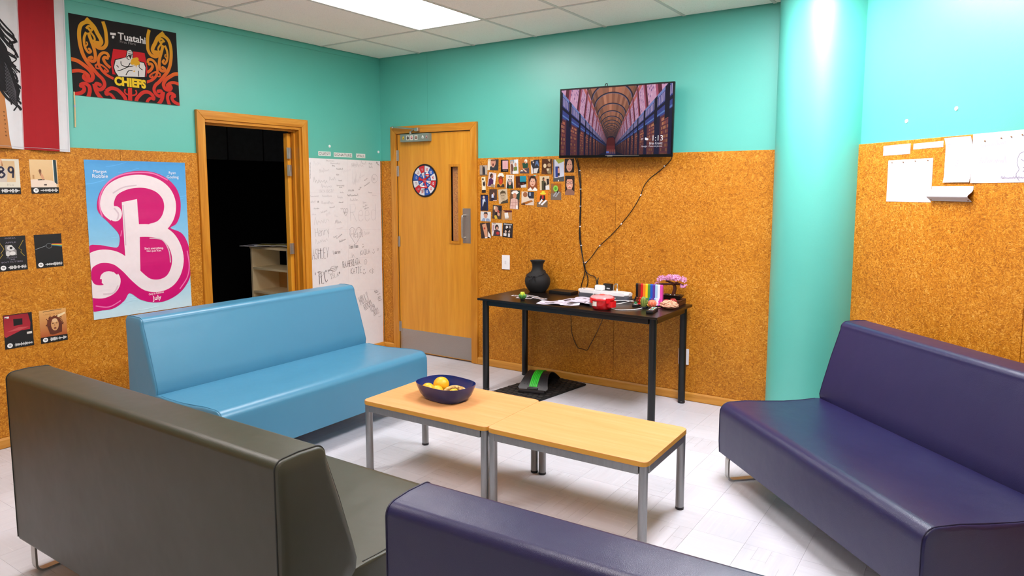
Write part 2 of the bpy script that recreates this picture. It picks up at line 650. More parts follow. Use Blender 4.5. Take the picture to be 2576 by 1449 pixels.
# single-stroke hand lettering on a 4 x 6 grid
HAND = {
 'A': '0,0 2,6 4,0|0.8,2.2 3.2,2.2', 'B': '0,0 0,6 2.6,6 3.2,4.6 2.4,3.2 0,3.2|2.4,3.2 3.6,1.6 2.6,0 0,0', 'C': '3.8,5 2.4,6 .6,5 0,3 .6,1 2.4,0 3.8,1',
 'D': '0,0 0,6 2.4,5.6 3.8,3.2 2.4,.4 0,0', 'E': '3.4,6 0,6 0,0 3.4,0|0,3.1 2.6,3.1', 'F': '3.4,6 0,6 0,0|0,3.1 2.6,3.1', 'G': '3.8,5 2.2,6 .4,4.6 .2,1.6 2,0 3.8,1 3.8,2.8 2.4,2.8',
 'H': '0,0 0,6|4,0 4,6|0,3 4,3', 'I': '.4,6 3.2,6|1.8,6 1.8,0|.4,0 3.2,0', 'J': '3,6 3,1.4 1.8,0 .3,1', 'K': '0,0 0,6|3.6,6 0,2.8 3.8,0', 'L': '0,6 0,0 3.4,0',
 'M': '0,0 .3,6 2,2.4 3.7,6 4,0', 'N': '0,0 0,6 3.8,0 3.8,6', 'O': '2,6 .3,4.8 0,2.6 1,.2 2.8,.2 4,2.8 3.5,5 2,6', 'P': '0,0 0,6 2.8,6 3.5,4.5 2.6,3 0,3', 'Q': '2,6 0,3 2,0 4,3 2,6|2.6,1.4 4,-.4',
 'R': '0,0 0,6 2.8,6 3.5,4.5 2.6,3.1 0,3|1.4,3 3.8,0', 'S': '3.6,5.2 2,6 .4,5 .8,3.6 3,2.6 3.5,1 2,0 .2,.8', 'T': '0,6 4,6|2,6 2,0', 'U': '0,6 .1,1.6 1.6,0 3.2,.8 3.8,6', 'V': '0,6 2,0 4,6',
 'W': '0,6 1,0 2,4 3,0 4,6', 'X': '0,6 4,0|4,6 0,0', 'Y': '0,6 2,3 4,6|2,3 1.6,0', 'Z': '0,6 3.8,6 0,0 4,0',
 'a': '3,3.6 1,3.6 .2,1.8 1,0 2.6,.6 3,3.6 3.2,0', 'b': '0,6 0,0 2.4,.2 3,2 2,3.6 0,3', 'c': '3,3.2 1.4,3.8 .2,2 1,.2 3,.6', 'd': '3,3.4 1,3.6 .2,1.6 1.2,0 3,1 3.2,6 3.2,0', 'e': '.3,2 3,2.2 2.2,3.8 .6,3.2 .4,.8 1.8,0 3.2,.8',
 'h': '0,6 0,0|0,2.6 1.6,3.8 2.8,3 3,0', 'i': '1,3.8 1,0 1.8,.3|1,5.2 1.1,5.5', 'k': '0,6 0,0|2.6,3.8 0,1.6 2.8,0', 'l': '1,6 .8,1 1.6,0', 'm': '0,3.8 0,0|0,3 1.2,3.8 1.8,0|1.8,3 3,3.8 3.6,0', 'n': '0,3.8 0,0|0,2.8 1.6,3.8 2.6,3 2.8,0',
 'o': '1.6,3.8 .2,2.4 .6,.3 2.2,.1 3,2 1.6,3.8', 'r': '0,3.8 0,0|0,2.4 1.2,3.6 2.6,3.4', 's': '2.6,3.4 1,3.7 .5,2.6 2.6,1.2 2,0 .2,.4', 't': '1.4,5.4 1.2,.8 2.4,0|.2,3.8 2.8,3.8', 'u': '0,3.8 .2,.6 1.6,0 2.8,1 2.9,3.8 3.1,0',
 'v': '0,3.8 1.4,0 2.8,3.8', 'w': '0,3.8 .8,0 1.6,2.6 2.6,0 3.4,3.8', 'x': '0,3.8 2.8,0|2.8,3.8 0,0', 'y': '0,3.8 1.5,.4|3,3.8 .8,-2.2', 'z': '0,3.6 2.8,3.6 0,0 3,0', 'f': '3,5.6 1.8,6 1.2,4 1,0|0,3.4 2.6,3.4', 'g': '3,3.6 1,3.6 .4,1.4 2,.6 3,3.6 2.8,-1.6 .8,-2',
 'p': '0,3.8 0,-2|0,3 1.8,3.8 2.8,2 1.6,.2 0,.8', 'j': '2,3.8 1.8,-1.6 .4,-1.6', 'q': '3,3.4 1,3.6 .4,1.2 3,1.4|3,3.8 3,-2',
 '0': '2,6 .3,4.4 .4,1.2 2,0 3.4,1.4 3.4,4.6 2,6', '1': '1,5 2,6 2,0', '2': '.4,4.8 1.8,6 3.4,4.8 2.6,2.8 .2,0 3.8,0', '3': '.4,5.6 2.4,6 3.2,4.6 1.6,3.2 3.4,2 2.4,.1 .3,.5', '9': '3.2,4.2 1.8,3 .4,4 .9,5.7 2.6,5.8 3.2,4 2.8,0', '8': '2,3.2 .4,4.6 2,6 3.4,4.6 2,3.2 .2,1.6 2,0 3.8,1.6 2,3.2',
 '<': '3,5 .4,3 3,1', "'": '1,6 .8,5', '!': '1,6 1,2|1,.4 1,0', '*': '2,6 1,3 3.4,4.8 .4,4.8 3,3 2,6', '+': '2,5 2,1|0,3 4,3', ' ': '', '.': '.5,.2 .7,0', '^': '0,4.6 .8,6 2,4.9 3.2,6 4,4.6 2,1.4 0,4.6', '@': '2,6 0,4.6 0,1.4 2,0 4,1.4 4,4.6 2,6|1.2,4.2 1.2,3.4|2.8,4.2 2.8,3.4|1,2 2,1.2 3,2', ')': '.3,6 .3,4.6|1.6,6 1.6,4.6|-.8,2.6 .8,.6 3,2.8',
}

class Print:
    EPS = 0.00012
    def __init__(s, w, h, quad=None, paper='#ffffff', thick=0.0006, wave=None):
        s.w, s.h, s.t = w, h, thick
        s.Hm = homography(quad, [(0, 0), (1, 0), (1, 1), (0, 1)]) if quad else None
        if quad:
            d = lambda a, b: math.hypot(a[0] - b[0], a[1] - b[1])
            s.s = 0.5 * (h / (0.5 * (d(quad[0], quad[3]) + d(quad[1], quad[2]))) + w / (0.5 * (d(quad[0], quad[1]) + d(quad[3], quad[2]))))
        else:
            s.s = h
        s.k = 0
        s.tri = []          # (3x2 points, 3x3 colours, layer)
        s.paper = paper
        s.wave = None
        s.nodes = None
        if wave:                      # wave = (axis, n, f): folds along one axis, piecewise linear so that every layer stays coplanar
            s.ax, n, f = wave
            L = (w, h)[s.ax]
            s.nodes = [-L / 2 + L * i / n for i in range(n + 1)]
            zs = [f(q) for q in s.nodes]
            m = min(zs)
            zs = [q - m for q in zs]
            s.wave = lambda x, y: float(np.interp((x, y)[s.ax], s.nodes, zs))
    def uv(s, p):
        if s.Hm is None:
            return p
        q = s.Hm @ np.array([p[0], p[1], 1.0])
        return (q[0] / q[2], q[1] / q[2])
    def xy(s, p):
        u, v = s.uv(p)
        return ((u - 0.5) * s.w, (0.5 - v) * s.h)
    def color(s, col, P):
        if callable(col):
            return lin(col(P[0] / s.w + 0.5, 0.5 - P[1] / s.h))
        return col
    def add_tri(s, T, col, lay):
        # clip against the sheet
        X, Y = s.w / 2, s.h / 2
        poly = [tuple(p) for p in T]
        for ax, sg, lim in ((0, 1, X), (0, -1, X), (1, 1, Y), (1, -1, Y)):
            if all(sg * p[ax] <= lim for p in poly):
                continue
            out = []
            for i, p in enumerate(poly):
                q = poly[(i + 1) % len(poly)]
                ip, iq = sg * p[ax] <= lim, sg * q[ax] <= lim
                if ip:
                    out.append(p)
                if ip != iq:
                    t = (sg * lim - p[ax]) / (q[ax] - p[ax])
                    out.append((p[0] + (q[0] - p[0]) * t, p[1] + (q[1] - p[1]) * t))
            poly = out
            if len(poly) < 3:
                return
        parts = [poly]
        if s.nodes:
            a, parts = s.ax, []
            lo, hi = min(p[a] for p in poly), max(p[a] for p in poly)
            for n0, n1 in zip(s.nodes, s.nodes[1:]):
                if n1 <= lo or n0 >= hi:
                    continue
                q = poly
                for sg, lim in ((1, n1), (-1, -n0)):
                    out = []
                    for i, p in enumerate(q):
                        r = q[(i + 1) % len(q)]
                        ip, ir = sg * p[a] <= lim, sg * r[a] <= lim
                        if ip:
                            out.append(p)
                        if ip != ir:
                            t = (sg * lim - p[a]) / (r[a] - p[a])
                            out.append((p[0] + (r[0] - p[0]) * t, p[1] + (r[1] - p[1]) * t))
                    q = out
                    if len(q) < 3:
                        break
                if len(q) >= 3:
                    parts.append(q)
        for poly in parts:
            for i in range(1, len(poly) - 1):
                t = (poly[0], poly[i], poly[i + 1])
                s.tri.append((t, [s.color(col, p) for p in t], lay))
    def local_poly(s, pts, col, lay=None):
        if lay is None:
            s.k += 1; lay = s.k
        if not callable(col):
            col = lin(col) if isinstance(col, str) else col
        for t in tessellate_polygon([[Vector((p[0], p[1], 0)) for p in pts]]):
            T = [pts[i] if isinstance(i, int) else (i.x, i.y) for i in t]
            s.add_tri(T, col, lay)
    def poly(s, pts, col, lay=None):
        s.local_poly([s.xy(p) for p in pts], col, lay)
    def rect(s, x0, y0, x1, y1, col, nx=1, ny=1):
        s.k += 1
        for i in range(nx):
            for j in range(ny):
                a, b = x0 + (x1 - x0) * i / nx, x0 + (x1 - x0) * (i + 1) / nx
                c, d = y0 + (y1 - y0) * j / ny, y0 + (y1 - y0) * (j + 1) / ny
                s.poly([(a, c), (b, c), (b, d), (a, d)], col, s.k)
    def ell(s, cx, cy, rx, ry, col, n=20, rot=0.0):
        c, sn = math.cos(rot), math.sin(rot)
        s.poly([(cx + rx * math.cos(a) * c - ry * math.sin(a) * sn, cy + rx * math.cos(a) * sn + ry * math.sin(a) * c) for a in [2 * PI * k / n for k in range(n)]], col)
    def local_stroke(s, P, w, col, closed=False, smooth=5):
        s.k += 1
        if smooth and len(P) > 2:
            P = [(v.x, v.y) for v in smoothpath([(p[0], p[1], 0) for p in P], smooth, closed)]
        if not callable(col):
            col = lin(col) if isinstance(col, str) else col
        N = len(P)
        L, R = [], []
        for i, p in enumerate(P):
            a = P[i - 1] if (i > 0 or closed) else p
            b = P[(i + 1) % N] if (i < N - 1 or closed) else p
            tx, ty = b[0] - a[0], b[1] - a[1]
            l = math.hypot(tx, ty) or 1e-9
            nx, ny = -ty / l * w / 2, tx / l * w / 2
            L.append((p[0] + nx, p[1] + ny)); R.append((p[0] - nx, p[1] - ny))
        for i in range(N if closed else N - 1):
            j = (i + 1) % N
            s.add_tri((L[i], R[i], R[j]), col, s.k); s.add_tri((L[i], R[j], L[j]), col, s.k)
        return P
    def stroke(s, pts, w, col, closed=False, smooth=5, cap=False):
        P = s.local_stroke([s.xy(p) for p in pts], w * s.s, col, closed, smooth)
        if cap:
            for p in (P[0], P[-1]):
                r = w * s.s / 2
                s.local_poly([(p[0] + r * math.cos(2 * PI * k / 12), p[1] + r * math.sin(2 * PI * k / 12)) for k in range(12)], col)
    def text(s, txt, x, y, height, col, width=None, rot=0.0, bold=0.0, up=None):
        """centred at (x,y); height and width are artwork units of the lettering itself"""
        a, dim = text_tris(txt, bold)
        if not len(a):
            return
        s.k += 1
        c = s.xy((x, y))
        sy = height * s.s / dim[1]
        sx = width * s.s / dim[0] if width else sy
        col = lin(col) if isinstance(col, str) else col
        cr, sr = math.cos(rot), math.sin(rot)
        for t in a:
            s.add_tri([(c[0] + p[0] * sx * cr - p[1] * sy * sr, c[1] + p[0] * sx * sr + p[1] * sy * cr) for p in t], col, s.k)
    def hand(s, txt, x, y, height, col, w=0.6, rot=0.0, squeeze=1.0, slant=0.0):
        """hand lettering, left end of the baseline at (x,y)"""
        c = s.xy((x, y))
        k = height * s.s / 6.0
        cr, sr = math.cos(rot), math.sin(rot)
        px = 0.0
        for ch in txt:
            for st in HAND.get(ch, HAND.get(ch.upper(), '')).split('|'):
                if not st:
                    continue
                pts = [tuple(map(float, q.split(','))) for q in st.split()]
                P = []
                for a, b in pts:
                    X = (px + a + slant * b + random.uniform(-.15, .15)) * k * squeeze
                    Y = (b + random.uniform(-.15, .15)) * k
                    P.append((c[0] + X * cr - Y * sr, c[1] + X * sr + Y * cr))
                s.local_stroke(P, w * k, col, smooth=0 if ch.isupper() else 4)
            px += 5.0 if ch.isupper() else (3.0 if ch in ' il.' else 4.2)
    def scribble(s, x, y, length, height, col, w, rot=0.0, seed=0, loops=None):
        """an unreadable little signature"""
        r = random.Random(seed)
        c = s.xy((x, y))
        cr, sr = math.cos(rot), math.sin(rot)
        n = loops or max(4, int(length / height * 2.2))
        P = []
        for i in range(n * 2 + 1):
            t = i / (n * 2)
            hh = height * (r.uniform(.35, .6) if i > 1 else 1.0)
            if r.random() < .18:
                hh = height * r.uniform(.9, 1.2)
            X = (t * length + r.uniform(-.2, .2) * height * .5) * s.s
            Y = (hh if i % 2 else r.uniform(-.15, .1) * height) * s.s
            P.append((c[0] + X * cr - Y * sr, c[1] + X * sr + Y * cr))
        s.local_stroke(P, w * s.s, col, smooth=3)
    def build(s, name, mat, sub=(1, 1)):
        V, F, C = [], [], []
        t = s.t
        wv = s.wave or (lambda x, y: 0.0)
        X, Y = s.w / 2, s.h / 2
        pc = lin(s.paper) if isinstance(s.paper, str) else s.paper
        nx, ny = sub
        # the sheet: front grid, back and edges
        def quad(ps, cols):
            b = len(V)
            V.extend(ps); C.extend(cols)
            F.append((b, b + 1, b + 2, b + 3))
        xs = [-X + 2 * X * i / nx for i in range(nx + 1)]
        ys = [-Y + 2 * Y * j / ny for j in range(ny + 1)]
        if s.nodes:
            if s.ax == 0:
                xs, nx = s.nodes, len(s.nodes) - 1
            else:
                ys, ny = s.nodes, len(s.nodes) - 1
        def pcx(x, y):
            return s.color(s.paper, (x, y)) if callable(s.paper) else pc
        for i in range(nx):
            for j in range(ny):
                q = [(xs[i], ys[j]), (xs[i + 1], ys[j]), (xs[i + 1], ys[j + 1]), (xs[i], ys[j + 1])]
                quad([(a, b, t + wv(a, b)) for a, b in q], [pcx(a, b) for a, b in q])
                quad([(a, b, wv(a, b)) for a, b in q[::-1]], [pcx(a, b) for a, b in q[::-1]])
        edge = [(x, -Y) for x in xs] + [(X, y) for y in ys[1:]] + [(x, Y) for x in xs[::-1][1:]] + [(-X, y) for y in ys[::-1][1:]]
        for a, b in zip(edge, edge[1:]):
            quad([(a[0], a[1], wv(*a)), (b[0], b[1], wv(*b)), (b[0], b[1], t + wv(*b)), (a[0], a[1], t + wv(*a))], [pcx(*a), pcx(*b), pcx(*b), pcx(*a)])
        eps = min(s.EPS, 0.0030 / max(1, max([q[2] for q in s.tri], default=1)))
        for T, cs, lay in s.tri:
            z = t + eps * lay
            (ax, ay), (bx_, by), (cx, cy) = T
            ar = (bx_ - ax) * (cy - ay) - (by - ay) * (cx - ax)
            if abs(ar) < 1e-12:
                continue
            if ar < 0:
                T, cs = (T[0], T[2], T[1]), (cs[0], cs[2], cs[1])
            b = len(V)
            V.extend([(p[0], p[1], z + wv(*p)) for p in T]); C.extend(cs)
            F.append((b, b + 1, b + 2))
        me = bpy.data.meshes.new(name)
        me.from_pydata(V, [], F)
        at = me.attributes.new('Col', 'FLOAT_COLOR', 'POINT')
        at.data.foreach_set('color', np.array([(c[0], c[1], c[2], 1.0) for c in C], dtype=np.float32).ravel())
        me.materials.append(mat)
        o = bpy.data.objects.new(name, me)
        COL.objects.link(o)
        return o

def gradient(stops):
    """vertical colour gradient as a function of (u, v)"""
    st = [(p, tuple(int(c.lstrip('#')[i:i + 2], 16) for i in (0, 2, 4))) for p, c in stops]
    def f(u, v):
        for (a, ca), (b, cb) in zip(st, st[1:]):
            if v <= b:
                t = min(1, max(0, (v - a) / (b - a)))
                return tuple(x + (y - x) * t for x, y in zip(ca, cb))
        return st[-1][1]
    return f

# ================================================================== ROOM
LT = 0.10
# ---- ceiling: slab, tiles, grid bars
ceiling = struct(obj('ceiling', bx(-0.2, 6.4, -7.7, 0.2, H + 0.03, H + 0.10), M_CEIL, smooth=False))
W0, ROW0 = 0.481, -0.677
xs = [0.0, W0] + [W0 + 0.6 * k for k in range(1, 10)] + [6.2]
ys = [0.0, ROW0] + [ROW0 - 1.2 * k for k in range(1, 6)] + [-7.5]
LIGHT_CELLS = {(2, 1), (6, 1), (2, 3), (6, 3)}
_tile = {}
for i in range(len(xs) - 1):
    for j in range(len(ys) - 1):
        if (i, j) in LIGHT_CELLS:
            continue
        w, d = abs(xs[i + 1] - xs[i]) - 0.006, abs(ys[j + 1] - ys[j]) - 0.006
        key = (round(w, 3), round(d, 3))
        loc = ((xs[i] + xs[i + 1]) / 2, (ys[j] + ys[j + 1]) / 2, H)
        if key not in _tile:
            _tile[key] = obj('ceiling_tile', bx(-w / 2, w / 2, -d / 2, d / 2, 0.003, 0.018), M_CEIL, ceiling, smooth=False)
            _tile[key].location = loc
        else:
            share('ceiling_tile', _tile[key], ceiling, loc)
M_TBAR = plain('ceiling grid enamel', '#d3cfc6', 0.5, var=0.03)
for x in xs[1:-1]:
    obj('ceiling_grid_bar', bx(x - 0.011, x + 0.011, -7.5, 0, H - 0.0015, H + 0.02), M_TBAR, ceiling, smooth=False)
for y in ys[1:-1]:
    obj('ceiling_grid_bar', bx(0, 6.2, y - 0.011, y + 0.011, H - 0.001, H + 0.0195), M_TBAR, ceiling, smooth=False)
# ---- recessed light panels
LN = {(2, 1): 'recessed white ceiling light panel above the low tables, the one in view', (6, 1): 'recessed white ceiling light panel close to the teal pillar',
      (2, 3): 'recessed white ceiling light panel above the grey sofa', (6, 3): 'recessed white ceiling light panel above the nearest purple sofa'}
for n, (i, j) in enumerate(sorted(LIGHT_CELLS)):
    cx, cy = (xs[i] + xs[i + 1]) / 2, (ys[j] + ys[j + 1]) / 2
    t = thing('ceiling_light', LN.get((i, j), 'recessed white ceiling light panel behind the viewpoint'), 'light', (cx, cy, H), 0, 'recessed ceiling light panels')
    bm = BM()
    for a in ((-0.297, 0.297, -0.597, -0.582), (-0.297, 0.297, 0.582, 0.597), (-0.297, -0.282, -0.582, 0.582), (0.282, 0.297, -0.582, 0.582)):
        box(bm, *a, 0.0, 0.03)
    obj('light_frame', bm, M_WHITEPL, t, smooth=False)
    obj('diffuser', bx(-0.282, 0.282, -0.582, 0.582, 0.004, 0.012), M_PANEL2 if (i, j) == (6, 1) else M_PANEL, t, smooth=False)

# ---- floor: nine inch vinyl tiles, streaks turned a quarter from tile to tile
M_SUB = plain('floor joint', '#bebcbf', 0.8)
floor = struct(obj('floor', bx(-0.1, 6.3, -7.6, 0.1, -0.06, -0.004), M_SUB, smooth=False))
TS = 0.2286
near, far = [], []
for a in range(0, 28):
    for b in range(0, 33):
        cx, cy = 0.02 + TS * (a + 0.5), -0.02 - TS * (b + 0.5)
        odd = (a + b) % 2
        vis = (1.5 < cx < 4.75 and cy > -3.0) or (0.15 < cx < 1.7 and -4.1 < cy < -2.9)
        (near if vis and len(near) < 298 else far).append((cx, cy, odd))
g = TS / 2 - 0.0004
bm = bx(-g, g, -g, g, -0.004, 0.0)
src = None
for cx, cy, odd in near:
    if src is None:
        src = obj('floor_tile', bm, M_TILE, floor, smooth=False)
        src.location = (cx, cy, 0); src.rotation_euler = (0, 0, odd * PI / 2)
    else:
        share('floor_tile', src, floor, (cx, cy, 0), (0, 0, odd * PI / 2))
bm = BM()
for cx, cy, odd in far:
    box(bm, cx - g, cx + g, cy - g, cy + g, -0.004, 0.0)
o = obj('floor_tiles', bm, M_TILE, floor, smooth=False)
o['kind'] = 'stuff'

# ---- walls
B1 = 1.755      # top of the strand board
PT = 0.012      # board thickness: the paint lies this much further back
def wallbox(wall, name, rects, mat=M_PAINT, n0=-0.11, n1=-PT, parent=None):
    bm = BM()
    for a, b, c, d in rects:
        box(bm, a, b, c, d, n0, n1)
    o = obj(name, bm, mat, parent, smooth=False)
    if parent is None:
        onwall(o, wall); struct(o)
    return o
def panels(wall, parent, spans, z0=0.06, z1=B1):
    for a, b, *zz in spans:
        q0, q1 = zz if zz else (z0, z1)
        o = obj('strand_board', bx(a + 0.001, b - 0.001, q0, q1, -PT, 0.0, 0.0015, 1), M_OSB, parent, smooth=False)
# left wall with the door opening (s = y)
DL0, DL1, DLZ = -1.790, -0.915, 2.001
wl = wallbox('left', 'wall_left', [(-7.5, DL0, 0, H + .02), (DL1, 0.1, 0, H + .02), (DL0, DL1, DLZ, H + .02)])
panels('left', wl, [(-7.17, -5.97), (-5.97, -4.77), (-4.77, -3.573), (-3.573, -2.373), (-2.373, -1.834), (-0.852, 0.0)])
o = obj('trim_1', bx(-7.5, -0.003, 2.640, H, -PT, -0.006), M_PAINT, smooth=False); onwall(o, 'left'); struct(o)
# back wall with the vertical paint joint above the door
DB0, DB1, DBZ = 0.195, 1.058, 1.992
wb = wallbox('back', 'wall_back', [(-0.1, 0.559, DBZ, H + .02), (0.561, 3.9, DBZ, H + .02), (-0.1, DB0, 0, DBZ), (DB1, 3.9, 0, DBZ)])
o = obj('trim_2', bx(0.5585, 0.5615, 2.06, H, -PT - 0.004, -PT - 0.0005), plain('groove shade', '#3f8f7c', 0.6), smooth=False); onwall(o, 'back'); struct(o)  # darker teal strip: the shade of the panel joint groove put into colour
panels('back', wb, [(0.0, 0.134), (1.111, 1.624), (1.624, 2.387), (2.387, 3.60)])
# slanting wall at the right
wr = wallbox('right', 'wall_right', [(0.0, 3.6, 0, H + .02)])
panels('right', wr, [(0.25, 1.533), (1.533, 2.733), (2.733, 3.44)])
ws = struct(obj('wall_side', bx(6.2, 6.3, -7.6, -2.3, 0, H + .02), M_WHITEPAINT, smooth=False))  # out of view side and front walls made white to bounce light onto the ceiling
wf = struct(obj('wall_front', bx(-0.1, 6.3, -7.6, -7.5, 0, H + .02), M_WHITEPAINT, smooth=False))
# skirting boards
def skirt(name, wall, spans, h=0.06):
    bm = BM()
    for a, b in spans:
        prism(bm, [(0.0, 0.0), (0.013, 0.0), (0.013, h - 0.012), (0.006, h), (0.0, h)], a, b, axis='x')
    # prism axis x: pts are (local y, local z) -> remap so the profile runs out from the wall
    for v in bm.verts:
        v.co = Vector((v.co.x, v.co.z, v.co.y))
    o = obj(name, bm, M_BASE, smooth=False)
    onwall(o, wall); struct(o)
skirt('baseboard_back', 'back', [(0.014, 0.134), (1.111, 3.60)])
skirt('baseboard_left', 'left', [(-7.4, -1.834), (-0.852, -0.001)])
skirt('baseboard_right', 'right', [(0.3, 3.44)])

# round pillar
bm = BM()
lathe(bm, [(0.287, 0.0), (0.287, H)], 72)
for v in bm.verts:
    pass
o = obj('pillar', bm, M_PAINT, angle=50)
o.location = (3.835, -0.107, 0)
tag(o, 'round teal painted pillar from floor to ceiling in the corner behind the purple sofa', 'pillar')

# ---- dark room behind the left doorway
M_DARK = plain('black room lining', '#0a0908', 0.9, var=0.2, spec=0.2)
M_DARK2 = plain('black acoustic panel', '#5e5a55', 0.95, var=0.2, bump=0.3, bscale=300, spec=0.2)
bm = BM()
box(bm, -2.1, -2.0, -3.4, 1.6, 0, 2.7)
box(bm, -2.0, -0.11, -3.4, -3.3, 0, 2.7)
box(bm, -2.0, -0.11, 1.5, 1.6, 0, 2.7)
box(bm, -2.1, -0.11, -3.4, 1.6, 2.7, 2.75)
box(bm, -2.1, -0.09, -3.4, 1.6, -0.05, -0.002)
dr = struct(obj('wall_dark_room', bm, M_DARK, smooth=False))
for a, b in ((-0.98, -0.62), (-0.62, -0.26), (-0.26, 0.18), (0.18, 0.62), (0.62, 1.1)):
    obj('acoustic_panel', bx(-2.0, -1.95, a + 0.004, b - 0.004, 1.80, 2.6, 0.012, 2), M_DARK2, dr)

# ---- door_1: the open doorway on the left
def hinge(parent, s, z, n, name='hinge', h=0.09):
    bm = BM()
    box(bm, s - 0.022, s - 0.003, z - h / 2, z + h / 2, n - 0.002, n, 0.0005, 1)
    box(bm, s + 0.003, s + 0.022, z - h / 2, z + h / 2, n - 0.002, n, 0.0005, 1)
    for q in range(5):
        st = set(bm.verts)
        lathe(bm, [(0.0055, 0), (0.0055, h / 5 - 0.001)], 10)
        xform(bm, Matrix.Translation((s, z - h / 2 + q * h / 5, n + 0.003)) @ Matrix.Rotation(-PI / 2, 4, 'X'), st)
    return obj(name, bm, M_CHROME, parent)
d1 = empty('door_1'); onwall(d1, 'left'); struct(d1)
def architrave(parent, s0, s1, ztop, w, n1=0.016, gap=0.0, z0=0.0):
    """mitred casing: two uprights and a head"""
    bm = BM(); prism(bm, [(s0, z0), (s0 + w, z0), (s0 + w, ztop - w), (s0, ztop)], -PT, n1, 0.003, 2)
    obj('casing', bm, M_FRAME, parent)
    bm = BM(); prism(bm, [(s1 - w, z0), (s1, z0), (s1, ztop), (s1 - w, ztop - w)], -PT, n1, 0.003, 2)
    obj('casing', bm, M_FRAME, parent)
    bm = BM(); prism(bm, [(s0, ztop), (s0 + w, ztop - w), (s1 - w, ztop - w), (s1, ztop)], -PT, n1, 0.003, 2)
    obj('casing', bm, M_FRAME_H, parent)
architrave(d1, -1.834, -0.852, 2.06, 0.062)
obj('jamb', bx(DL0 + 0.001, DL0 + 0.022, 0, DLZ - 0.001, -0.13, 0.004), M_FRAME, d1, smooth=False)
obj('jamb', bx(DL1 - 0.022, DL1 - 0.001, 0, DLZ - 0.001, -0.13, 0.004), M_FRAME, d1, smooth=False)
obj('jamb', bx(DL0 + 0.022, DL1 - 0.022, DLZ - 0.024, DLZ - 0.001, -0.13, 0.004), M_FRAME_H, d1, smooth=False)
obj('door_stop', bx(DL1 - 0.036, DL1 - 0.022, 0, DLZ - 0.024, -0.075, -0.045), M_FRAME, d1, smooth=False)
obj('door_stop', bx(DL0 + 0.022, DL1 - 0.036, DLZ - 0.038, DLZ - 0.024, -0.075, -0.045), M_FRAME_H, d1, smooth=False)
# the leaf is swung right back into the dark room; only its hinge edge shows
leaf = obj('door_leaf', bx(0.0, 0.82, 0.01, 1.95, -0.040, 0.0, 0.002, 1), M_DOOR, d1)
leaf.location = (-0.985, 0, -0.085)
leaf.rotation_euler = (0, math.radians(9), 0)
for z in (1.79, 1.65, 1.01):
    hinge(d1, -0.985, z, -0.066)

# ---- door_2: the closed veneer door in the back wall
d2 = empty('door_2'); onwall(d2, 'back'); struct(d2)
architrave(d2, 0.134, 1.111, 2.058, 0.065)
lf = BM()
VX0, VX1, VZ0, VZ1 = 0.822, 0.902, 1.050, 1.690       # vision slot
for a in ((0.201, VX0, 0.008, 1.988), (VX1, 1.052, 0.008, 1.988), (VX0, VX1, 0.008, VZ0), (VX0, VX1, VZ1, 1.988)):
    box(lf, *a, -0.045, -0.006)
leaf2 = obj('door_leaf', lf, M_DOOR, d2, smooth=False)
obj('jamb', bx(0.1955, 0.2005, 0, 1.99, -0.05, 0.0), plain('door gap shade', '#2a1a08', 0.8), d2, smooth=False)  # no real jamb: dark strip painting the shade of the hinge side gap
bm = BM()
for a in ((VX0 - 0.022, VX0, VZ0 - 0.022, VZ1 + 0.022), (VX1, VX1 + 0.022, VZ0 - 0.022, VZ1 + 0.022), (VX0, VX1, VZ0 - 0.022, VZ0), (VX0, VX1, VZ1, VZ1 + 0.022)):
    box(bm, *a, -0.030, 0.002)
obj('vision_frame', bm, M_FRAME, leaf2, smooth=False)
obj('vision_glass', bx(VX0, VX1, VZ0, VZ1, -0.028, -0.024), m_glass('door glass', alpha=0.04), leaf2, smooth=False)
M_CORK = M_OSB
o = obj('vision_backing', bx(VX0 - 0.01, VX1 + 0.01, VZ0 - 0.01, VZ1 + 0.01, -0.06, -0.047), M_OSB, leaf2, smooth=False)
pp = obj('pull_plate', bx(0.946, 1.046, 1.036, 1.334, -0.006, -0.0045, 0.0006, 1), M_STEELPLATE, leaf2)
bm = BM()
tube(bm, smoothpath([(0.975, 1.085, -0.004), (0.975, 1.085, 0.030), (0.975, 1.10, 0.040), (0.975, 1.18, 0.042), (0.975, 1.26, 0.040), (0.975, 1.275, 0.030), (0.975, 1.275, -0.004)], 4), 0.0085, 12)
obj('pull_handle', bm, M_CHROME, leaf2)
bm = BM()
for x, z in ((0.953, 1.327), (1.039, 1.327), (0.953, 1.043), (1.039, 1.043)):
    st = set(bm.verts)
    lathe(bm, [(0.005, 0), (0.004, 0.0015), (0, 0.002)], 8)
    xform(bm, Matrix.Translation((x, z, -0.0045)), st)
obj('plate_screws', bm, M_CHROME, leaf2)
obj('kick_plate', bx(0.206, 1.050, 0.014, 0.212, -0.006, -0.0045, 0.0005, 1), M_STEELPLATE, leaf2)
for z in (1.80, 1.66, 1.02, 0.23):
    hinge(d2, 0.199, z, 0.0005, h=0.095)
